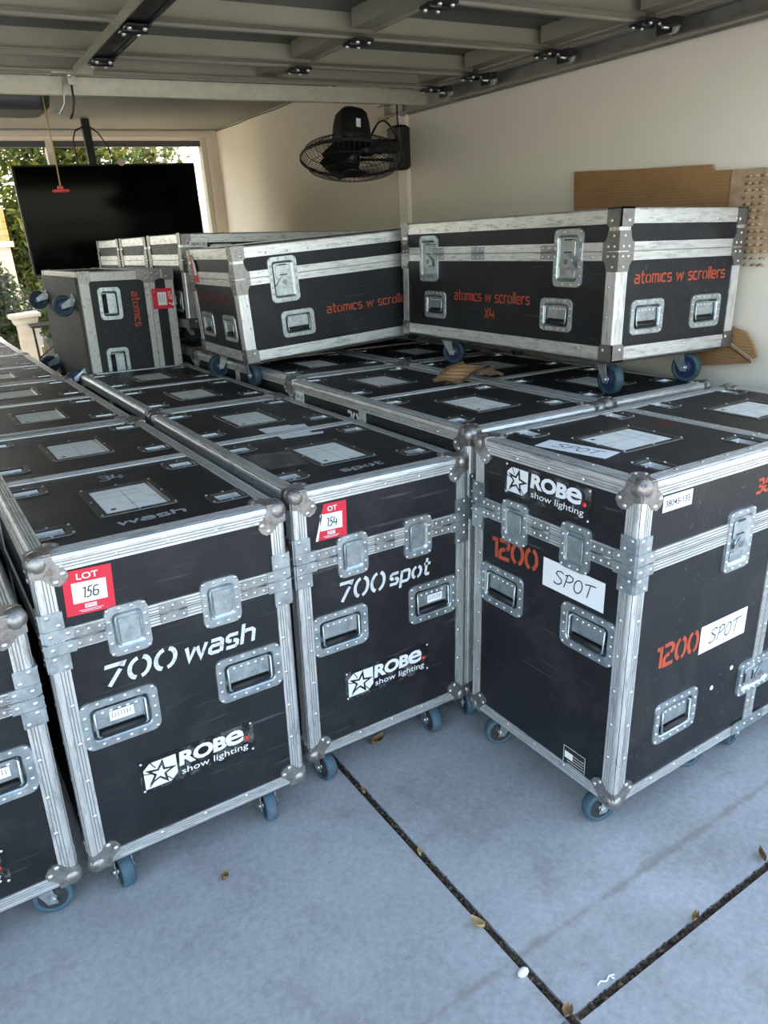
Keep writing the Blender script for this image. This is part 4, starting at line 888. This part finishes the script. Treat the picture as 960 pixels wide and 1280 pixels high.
paper_sign(S3, FT['front'], .045, .43, .10, .034, '38045-25', 0, name='number_label', kind='print', lift=.006)
# trunk lying on its side; casters face left, lid faces right
LA = 1.05
SA, FTA = trunk(LA, WT, HT, 'alu_old')
casters_of(SA, [(-LA / 2 + .13, WT / 2 - .14, .15), (-LA / 2 + .13, -WT / 2 + .12, -.2), (LA / 2 - .13, WT / 2 - .14, -.1), (LA / 2 - .13, -WT / 2 + .12, .1)])
SA.matrix_world = Matrix(((0, 0, 1, .862), (1, 0, 0, 4.262 + LA / 2), (0, 1, 0, .858 + WT / 2), (0, 0, 0, 1))); tag(SA, 'small black trunk lying on its side, casters facing left, red lot 7 sticker', 'flight case', GT)
fr = FTA['left']
paint(SA, fr, 'atomics', .11, .262, .185, .044, .007, 'red_paint')
q = fr @ T(.10, .372) 
mb = MB(q @ T(0, 0, .0062)); mb.box((.055, .057, 0), (.11, .115, .001), 'sticker_red'); s = mb.obj('lot_sticker', SA)
mb = MB(q @ T(0, 0, .0072)); mb.poly([(.02, .03, 0), (.09, .03, 0), (.09, .08, 0), (.02, .08, 0)], 'white')
fonttext(mb, 'LOT', .018, .09, .045, .02, 'white', .0002, .015); fonttext(mb, '7', .075, .088, .022, .028, 'white', .0002, .02)
for k in range(3): mb.box((.055, .066 - .012 * k, .0003), (.04, .003, .0003), 'faint_paint')
mb.obj('lot_print', s)
mb = MB(FTA['bottom']); [mb.box((u, v, .018), (.05, .05, .002), 'hub') for u, v in ((.12, WT - .06), (LA - .12, WT - .06))]; mb.obj('caster_sockets', SA)

# ================================================================== THINGS IN THE ROOM
# cardboard against the wall
def sheet(pts, depth, seg, root_name, label, bulge=0.0, mats=('cardboard', 'cardboard_in'), split=None, mx=None):
    mb = MB(); n = len(pts); mi = mats[0]
    mb.loft([[(0, y, z) for y, z in pts], [(depth, y, z) for y, z in pts]], mi, True, True)
    o = mb.obj(root_name, None, mx or ROOM); return tag(o, label, 'cardboard')
random.seed(3)
main = [(2.78, 1.40), (1.90, 1.44), (1.90, 1.700), (2.05, 1.706), (2.055, 1.728), (2.42, 1.740), (2.80, 1.758)]
cb = empty('cardboard_sheet', ROOM @ T(2.778, 2.3, 1.2)); tag(cb, 'brown cardboard sheet leaning on the wall behind the upper right trunk, its right end torn', 'cardboard')
mb = MB(); mb.loft([[(0, y - 2.3, z - 1.2) for y, z in main], [(.012, y - 2.3, z - 1.2) for y, z in main]], 'cardboard', True, True); mb.obj('sheet', cb)
torn = [(1.96, 1.40), (1.90, 1.395), (1.80, 1.41)] + [(1.735 + random.uniform(-.012, .012) + .10 * max(0, (z - 1.42)) ** 1 * 1.6 * (0 if z < 1.44 else .6), z) for z in [1.40 + .02 * k for k in range(15)]] + [(1.835, 1.700), (1.96, 1.700)]
mb = MB(); mb.loft([[(-.006, y - 2.3, z - 1.2) for y, z in torn], [(.010, y - 2.3, z - 1.2) for y, z in torn]], 'cardboard_in', True, True)
for k in range(14):
    z = .16 + .024 * k
    for j in range(4):
        y = -.40 - .030 * j - random.uniform(0, .008)
        if y - 0 > 1.76 - 2.3 + (.0 if z < .3 else .05): mb.tube([(-.007, y, z), (-.010, y - .012, z + .005), (-.007, y - .024, z)], .0045, 'cardboard_in', 5)
mb.obj('torn_edge', cb)
low = [(2.10, 1.066), (2.10, .98), (2.02, .955)] + [(1.76 + .02 * math.sin(k * 2.3), 1.0 + .012 * k) for k in range(3)] + [(1.765, 1.075), (1.80, 1.115), (1.88, 1.135), (1.93, 1.16), (2.0, 1.175), (2.08, 1.16)]
cl = empty('cardboard_scrap', ROOM @ T(2.74, 1.9, .96)); tag(cl, 'torn brown cardboard piece standing by the wall below the upper right trunk', 'cardboard')
mb = MB(); mb.loft([[(0, y - 1.9, z - .96) for y, z in low], [(.012, y - 1.9, z - .96) for y, z in low]], 'cardboard', True, True)
mb.obj('sheet', cl)
mb = MB()
for k in range(26):
    y, z = -.12 + .0, .10; t_ = k / 25
    mb.tube([(-.004, .06 - .19 * t_, .165 - .095 * t_ - .02), (-.009, .052 - .19 * t_, .172 - .095 * t_ - .012), (-.004, .044 - .19 * t_, .160 - .095 * t_ - .02)], .004, 'cardboard_in', 5)
mb.obj('torn_edge', cl)
# cardboard scrap lying on the lids
mb = MB(); loops = []
for i in range(9):
    u = -.13 + .0325 * i; lp = []
    for j in range(8):
        v = -.085 + .024 * j
        lp.append((u + .025 * math.sin(j * 1.1) + .25 * v, v + .010 * math.sin(i * 1.9), .004 + .055 * math.exp(-((u + .6 * v - .0) / .07) ** 2) + .006 * math.sin(i * 2.3 + j) + .006))
    loops.append(lp)
mb.loft(loops, 'cardboard_in', closed=False, smooth=True); mb.loft([[(x, y, z + .005) for x, y, z in l] for l in loops], 'cardboard', closed=False, smooth=True)
tag(mb.obj('cardboard_flake', None, T(1.925, 2.335, 1.073) @ RZ(-.2)), 'curled scrap of brown cardboard lying on a case lid', 'cardboard')

# wall fan
ax = Vector((-.16, -.20, -.96)).normalized()      # direction the fan blows
fx = Vector((1, 0, 0)); fx = (fx - ax * ax.dot(fx)).normalized(); fy = ax.cross(fx)
FM = Matrix(((fx.x, fy.x, ax.x, 2.272), (fx.y, fy.y, ax.y, 4.03), (fx.z, fy.z, ax.z, 1.925), (0, 0, 0, 1)))
fan = empty('wall_fan', rmb(XN - .05, 4.18, 2.0)); tag(fan, 'black wall fan with a wire cage, tilted down, mounted high at the wall corner', 'fan')
inv = fan.matrix_world.inverted(); FL = inv @ ROOM @ FM
mb = MB(FL); R = .292
for k in range(60):
    c, s_ = math.cos(2 * PI * k / 60), math.sin(2 * PI * k / 60)
    mb.tube([(r * c, r * s_, z) for r, z in ((.06, .075), (.16, .068), (.25, .045), (R, .0))], .0014, 'blackmetal', 4)
    mb.tube([(r * c, r * s_, z) for r, z in ((.07, -.075), (.20, -.062), (.265, -.04), (R, .0))], .0014, 'blackmetal', 4)
for r, z in ((R, 0), (R, .006), (R, -.006), (.25, .046), (.16, .069), (.06, .076), (.20, -.063), (.265, -.041)):
    mb.tube([(r * math.cos(2 * PI * k / 40), r * math.sin(2 * PI * k / 40), z) for k in range(41)], .0030 if r > .29 else .0018, 'blackmetal', 5)
mb.cyl((0, 0, .070), (0, 0, .080), .062, 'blackplastic', 20); mb.obj('guard', fan)
for k in range(3):
    mb = MB(FL @ RZ(k * 2 * PI / 3 + .4)); loops = []
    for i in range(6):
        r = .045 + .20 * i / 5; w = .05 + .11 * math.sin(PI * (.25 + .55 * i / 5)); lp = []
        for j in range(6): q = -.5 + j / 5; lp.append((r * math.cos(q * w / r * 1.2), r * math.sin(q * w / r * 1.2), .035 * q * 2))
        loops.append(lp)
    mb.loft(loops, 'blackplastic', closed=False, smooth=True); mb.loft([[(x, y, z + .003) for x, y, z in l] for l in loops], 'blackplastic', closed=False, smooth=True); mb.obj('blade', fan)
mb = MB(FL); mb.cyl((0, 0, -.04), (0, 0, .03), .045, 'blackplastic', 18); mb.obj('hub', fan)
mb = MB(FL); loops = [[(x * s_ * .098 / .1, y * s_, z) for x, y in rr(.2, .2, .06, 5)] for z, s_ in ((-.07, .95), (-.10, 1.0), (-.18, .92), (-.235, .80), (-.255, .62))]
mb.loft(loops, 'blackplastic', True, True, smooth=True); mt_ = mb.obj('motor_housing', fan)
mb = MB(FL); mb.box((-.005, .0965, -.160), (.026, .006, .044), 'paper'); mb.obj('rating_label', mt_)
mb = MB(inv @ ROOM); mb.rbox((2.50, 4.11, 1.995), (.27, .07, .075), 'blackplastic', .02); mb.rbox((2.40, 4.08, 1.985), (.10, .10, .09), 'blackplastic', .03); mb.obj('arm', fan)
mb = MB(inv @ ROOM); mb.rbox((2.668, 4.155, 1.99), (.10, .13, .24), 'blackplastic', .025); mb.rbox((2.622, 4.12, 1.925), (.03, .09, .10), 'blackplastic', .02); mb.obj('wall_bracket', fan)
mb = MB(inv @ ROOM); mb.tube([(2.43 + .20 * t_, 4.10, 2.02 + .11 * math.sin(PI * t_)) for t_ in [k / 10 for k in range(11)]], .006, 'blackplastic', 6); mb.tube([(2.665, 4.15, 2.10), (2.667, 4.16, 2.16), (2.675, 4.17, 2.24)], .005, 'blackplastic', 6); mb.obj('cable', fan)

# television hanging in front of the window
tv = empty('television', rmb(1.52, 6.75, 1.32)); tag(tv, 'large black flat television hanging in front of the garden window', 'television')
TW, TH = 1.435, .815
mb = MB(); mb.rbox((0, 0, 0), (TW, TH, .045), 'blackplastic', .012); c = mb.obj('casing', tv, FR((0, .02, TH / 2), (1, 0, 0), (0, 0, 1)))
mb = MB(); mb.poly([(-TW / 2 + .014, -TH / 2 + .02, .0235), (TW / 2 - .014, -TH / 2 + .02, .0235), (TW / 2 - .014, TH / 2 - .014, .0235), (-TW / 2 + .014, TH / 2 - .014, .0235)], 'screen'); mb.obj('screen', c)
mb = MB(); mb.box((-.10, .08, TH / 2 + .35), (.058, .05, .78), 'blackmetal'); mb.box((-.10, .07, TH / 2), (.35, .03, .3), 'blackmetal'); mb.obj('ceiling_mount', tv)
mb = MB(); mb.tube([(-.13, .08, 1.09), (-.19, .07, 1.06), (-.215, .06, 1.0), (-.22, .06, .7)], .006, 'blackmetal', 5); mb.tube([(-.07, .08, 1.09), (-.02, .07, 1.05), (.04, .06, .95), (.08, .06, .7)], .006, 'blackmetal', 5); mb.obj('cable', tv)
mb = MB(); mb.cyl((.11, -.006, TH + .012), (.11, .004, TH + .012), .028, 'trim', 14); mb.obj('round_tag', tv)

# door opener and its release cord
op = empty('door_opener', rmb(.62, 4.75, 2.22)); tag(op, 'dark grey garage door opener box hanging from the ceiling, upper left', 'door opener')
mb = MB(); loops = [[(x * s_, y * s_, z) for x, y in rr(.42, .36, .07, 5)] for z, s_ in ((.0, .80), (.02, .96), (.06, 1.0), (.12, .98))]; mb.loft(loops, 'greyplastic', True, True, smooth=True); mb.obj('housing', op)
mb = MB(); [mb.box((s_ * .12, .0, .17), (.03, .03, .12), 'galv') for s_ in (-1, 1)]; mb.obj('hanger', op)
mb = MB(); mb.box((.19, -.45, .085), (.045, .75, .03), 'track'); mb.obj('drive_rail', op)
rc = empty('release_cord', rmb(.782, 4.56, 1.83)); tag(rc, 'yellow pull cord with a red T handle hanging before the television', 'cord')
mb = MB(); mb.tube([(.0, 0, .02), (.003, 0, .2), (.0, 0, .46)], .0035, 'cord', 6); mb.obj('cord', rc)
mb = MB(); mb.rbox((0, 0, .004), (.085, .022, .016), 'redplastic', .006); mb.rbox((0, 0, .018), (.03, .02, .022), 'redplastic', .006); mb.obj('handle', rc)

# dark webbing heap between the row and the lying trunk
mb = MB(); random.seed(11)
for k in range(7):
    x, y = random.uniform(-.05, .05), random.uniform(-.12, .12); mb.tube([(x - .05, y, .02 + .01 * k), (x, y + .03, .05 + .012 * k), (x + .05, y + random.uniform(-.05, .05), .03 + .01 * k)], [.018, .026, .016], 'blackplastic' if k % 3 else 'greyplastic', 7)
tag(mb.obj('strap_heap', None, T(.80, 4.42, .845)), 'dark bundle of straps lying beside the trunk on its side', 'strap')

# ================================================================== GARDEN BEYOND THE WINDOW
mb = MB(); mb.box((2, 14, -.04), (24, 12, .06), 'soil'); struct(mb.obj('floor_garden', None, ROOM))
def foliage(mb, c, r, n, size, mt, seed):
    rnd = random.Random(seed); mi = [mb.m(k) for k in mt]
    for _ in range(n):
        d = Vector((rnd.gauss(0, 1), rnd.gauss(0, 1), rnd.gauss(0, 1))).normalized() * (rnd.random() ** .45)
        p = Vector((c[0] + d.x * r[0], c[1] + d.y * r[1], c[2] + d.z * r[2]))
        a = Vector((rnd.gauss(0, 1), rnd.gauss(0, 1), rnd.gauss(0, .6))).normalized(); b = a.orthogonal().normalized(); s_ = size * rnd.uniform(.6, 1.3)
        k = mb.pts([p - a * s_, p + b * s_ * .42, p + a * s_, p - b * s_ * .42]); mb.face((k, k + 1, k + 2, k + 3), rnd.choice(mi))
def tree(name, x, y, h, r, n, size, mt, seed, label, cat, trunk_h=None, group=None):
    t_ = empty(name, rmb(x, y, 0)); tag(t_, label, cat, group)
    mb = MB(); foliage(mb, (0, 0, h), r, n, size, mt, seed); mb.obj('foliage', t_)
    rnd = random.Random(seed); mb = MB(); mb.tube([(0, 0, 0), (.04, .02, h * .5), (.0, .05, h)], [.07, .05, .03], 'bark', 7)
    for k in range(5):
        a_ = rnd.uniform(0, 6.28); mb.tube([(0.02, .03, h * .6), (r[0] * .4 * math.cos(a_), r[1] * .4 * math.sin(a_), h + r[2] * .1), (r[0] * .8 * math.cos(a_), r[1] * .8 * math.sin(a_), h + r[2] * rnd.uniform(-.2, .6))], [.03, .02, .008], 'bark', 6)
    mb.obj('trunk', t_)
tree('garden_tree', 1.75, 9.9, 2.72, (.95, .7, .66), 4200, .070, ['leaf_a', 'leaf_a', 'leaf_b'], 1, 'green tree whose crown shows above the middle of the television', 'tree')
tree('garden_tree', .55, 10.4, 2.55, (.62, .7, .85), 3600, .075, ['leaf_b', 'leaf_a'], 2, 'yellow green tree at the left of the window, above the brick pillar', 'tree')
tree('garden_tree', 2.95, 10.6, 2.6, (.45, .6, .6), 900, .07, ['leaf_b', 'leaf_a'], 3, 'leafy tree behind the upper right corner of the television', 'tree')
tree('garden_shrub', 1.07, 9.5, 1.55, (.22, .3, .62), 2400, .05, ['leaf_a', 'leaf_a', 'leaf_b'], 4, 'tall green shrub beside the left edge of the television', 'shrub')
tree('garden_shrub', .62, 11.3, .62, (.5, .45, .6), 2600, .045, ['leaf_c'], 5, 'grey green bush low at the left of the window', 'shrub')
tree('garden_shrub', .60, 8.62, .80, (.28, .2, .68), 4200, .035, ['leaf_c', 'leaf_a'], 12, 'dense grey green shrub in front of the brick pillar', 'shrub')
tree('garden_shrub', 3.3, 11.6, 1.3, (.5, .4, 1.0), 900, .06, ['leaf_c', 'leaf_b'], 6, 'pale sunlit shrub right of the television', 'shrub')
tree('garden_shrub', 1.8, 12.4, 1.2, (.9, .4, 1.1), 3200, .07, ['leaf_a', 'leaf_c'], 9, 'broad hedge-like shrub at the back of the garden', 'shrub')
mb = MB(); 
for k in range(40): mb.box((-6 + .42 * k, 0, 1.0), (.40, .03, 2.0), 'fence')
mb.box((2, .03, .4), (17, .04, .08), 'fence'); mb.box((2, .03, 1.7), (17, .04, .08), 'fence')
tag(mb.obj('garden_fence', None, rmb(0, 13.2, 0)), 'pale paling fence behind the garden bushes', 'fence')
bp_ = empty('brick_pillar', rmb(.715, 9.4, 0)); tag(bp_, 'tan brick pillar with a pale base at the left edge of the window', 'pillar')
mb = MB(); [mb.box((0, 0, 1.62 + .07 * k), (.38 - .0, .38, .064), 'brick') for k in range(5)]; mb.box((0, 0, 1.78), (.36, .36, .34), 'stone'); mb.obj('brickwork', bp_)
mb = MB(); mb.box((0, 0, .78), (.36, .36, 1.56), 'stone'); mb.rbox((0, 0, 1.57), (.44, .44, .06), 'stone', .01); mb.obj('base', bp_)
pd = empty('stone_pedestal', rmb(.80, 8.45, 0)); tag(pd, 'white stone pedestal with a stepped top in the garden', 'pedestal')
mb = MB(); loops = [[(x, y, z) for x, y in rr(w_, w_, .01, 2)] for z, w_ in ((0, .30), (.06, .30), (.08, .22), (.80, .17), (.82, .22), (.86, .24), (.88, .24))]; mb.loft(loops, 'stone', True, True); mb.obj('shaft', pd)
mb = MB(); mb.rbox((0, 0, .90), (.30, .30, .04), 'stone', .01); mb.obj('cap', pd)
tb = empty('garden_table', rmb(1.02, 8.30, 0)); tag(tb, 'dark metal garden table frame standing outside the window', 'table')
mb = MB(); mb.box((0, 0, .80), (.40, .35, .02), 'blackmetal'); mb.obj('tabletop', tb)
for sx in (-1, 1):
    for sy in (-1, 1): mb = MB(); mb.box((sx * .185, sy * .16, .39), (.02, .02, .80), 'blackmetal'); mb.obj('leg', tb)
mb = MB(); mb.box((0, -.16, .5), (.37, .016, .016), 'blackmetal'); mb.tube([(-.185, -.16, .5), (0, -.16, .62), (.185, -.16, .8)], .007, 'blackmetal', 5); mb.obj('brace', tb)
pt = empty('plant_pot', rmb(1.13, 8.72, 0)); tag(pt, 'blue grey plant pot behind the garden table', 'pot')
mb = MB(); n = 18; mb.loft([[(r * math.cos(2 * PI * k / n), r * math.sin(2 * PI * k / n), z) for k in range(n)] for z, r in ((0, .10), (.55, .15), (.58, .165), (.62, .165), (.62, .14), (.56, .13))], 'pot', True, True, smooth=True); mb.obj('pot', pt)
mb = MB(); foliage(mb, (0, 0, .78), (.18, .18, .2), 350, .05, ['leaf_a'], 21); mb.obj('plant', pt)

# ================================================================== SMALL THINGS ON THE FLOOR
random.seed(5); mb = MB()
for k in range(1500):
    if k % 2: x, y = random.gauss(.923, .006), random.uniform(.5, 1.86)
    else: x, y = random.uniform(.94, 2.6), random.gauss(.737, .006)
    s_ = random.uniform(.003, .009); a_ = random.uniform(0, 6.28); z = random.uniform(-.012, -.001)
    mb.poly([(x + s_ * math.cos(a_), y + s_ * math.sin(a_), z), (x - s_ * .5 * math.sin(a_), y + s_ * .5 * math.cos(a_), z + .004), (x - s_ * math.cos(a_), y - s_ * math.sin(a_), z), (x + s_ * .5 * math.sin(a_), y - s_ * .5 * math.cos(a_), z)], 'debris')
mb.box((.923, 1.2, -.013), (.020, 1.4, .004), 'debris'); mb.box((1.8, .736, -.013), (1.7, .018, .004), 'debris')
o = mb.obj('joint_litter'); o['kind'] = 'stuff'; tag(o, 'dark soil and leaf litter filling the floor joints', 'litter')
def leaf(x, y, L, w, rot, mt, label, curl=.012, z=.002):
    mb = MB(); loops = []
    for i in range(7):
        t_ = i / 6; ww = w * math.sin(PI * (.08 + .84 * t_)); loops.append([(-L / 2 + L * t_, ww * q, curl * (4 * (t_ - .5) ** 2 * .6 + q * q * 1.2)) for q in (-1, -.5, 0, .5, 1)])
    mb.loft(loops, mt, closed=False, smooth=True); return tag(mb.obj('dry_leaf', None, T(x, y, z) @ RZ(rot)), label, 'leaf', 'dry leaves on the floor')
leaf(.437, 1.534, .024, .010, .7, 'dryleaf', 'small brown leaf lying on the concrete before the 700 wash case')
leaf(1.09, 1.785, .060, .016, .2, 'dryleaf', 'flat grey brown leaf under the front edge of the 700 spot case')
leaf(.905, 1.035, .040, .010, 1.9, 'dryleaf_y', 'large ochre leaf in the long floor joint')
leaf(.918, 1.30, .022, .007, 1.3, 'dryleaf_y', 'ochre leaf midway along the long floor joint')
leaf(.918, 1.60, .024, .008, 1.7, 'dryleaf', 'rusty leaf in the floor joint near the 700 spot case')
leaf(1.36, .742, .030, .008, .3, 'dryleaf', 'brown leaf in the right-hand floor joint')
leaf(1.68, .76, .045, .008, .9, 'dryleaf', 'narrow dark leaf at the right end of the floor joint')
leaf(.922, .752, .032, .012, .4, 'dryleaf', 'crumpled brown leaf where the two floor joints meet')
mb = MB(); mb.sphere((0, 0, .008), .013, 'white', 10, 7); tag(mb.obj('white_pebble', None, T(.908, .877, 0) @ Matrix.Diagonal((1.2, .8, .8, 1))), 'white pebble at the edge of the long floor joint', 'pebble')
mb = MB(); mb.tube([(-.03, 0, .003), (-.015, .006, .003), (0, -.002, .003), (.018, .008, .004), (.034, .004, .003)], .0028, 'white', 6); mb.tube([(.018, .008, .004), (.026, -.006, .003)], .0025, 'white', 6); tag(mb.obj('cable_tie', None, T(1.052, .757, 0) @ RZ(-.15) @ Matrix.Scale(.8, 4)), 'bent white plastic strip lying beside the right-hand floor joint', 'plastic strip')
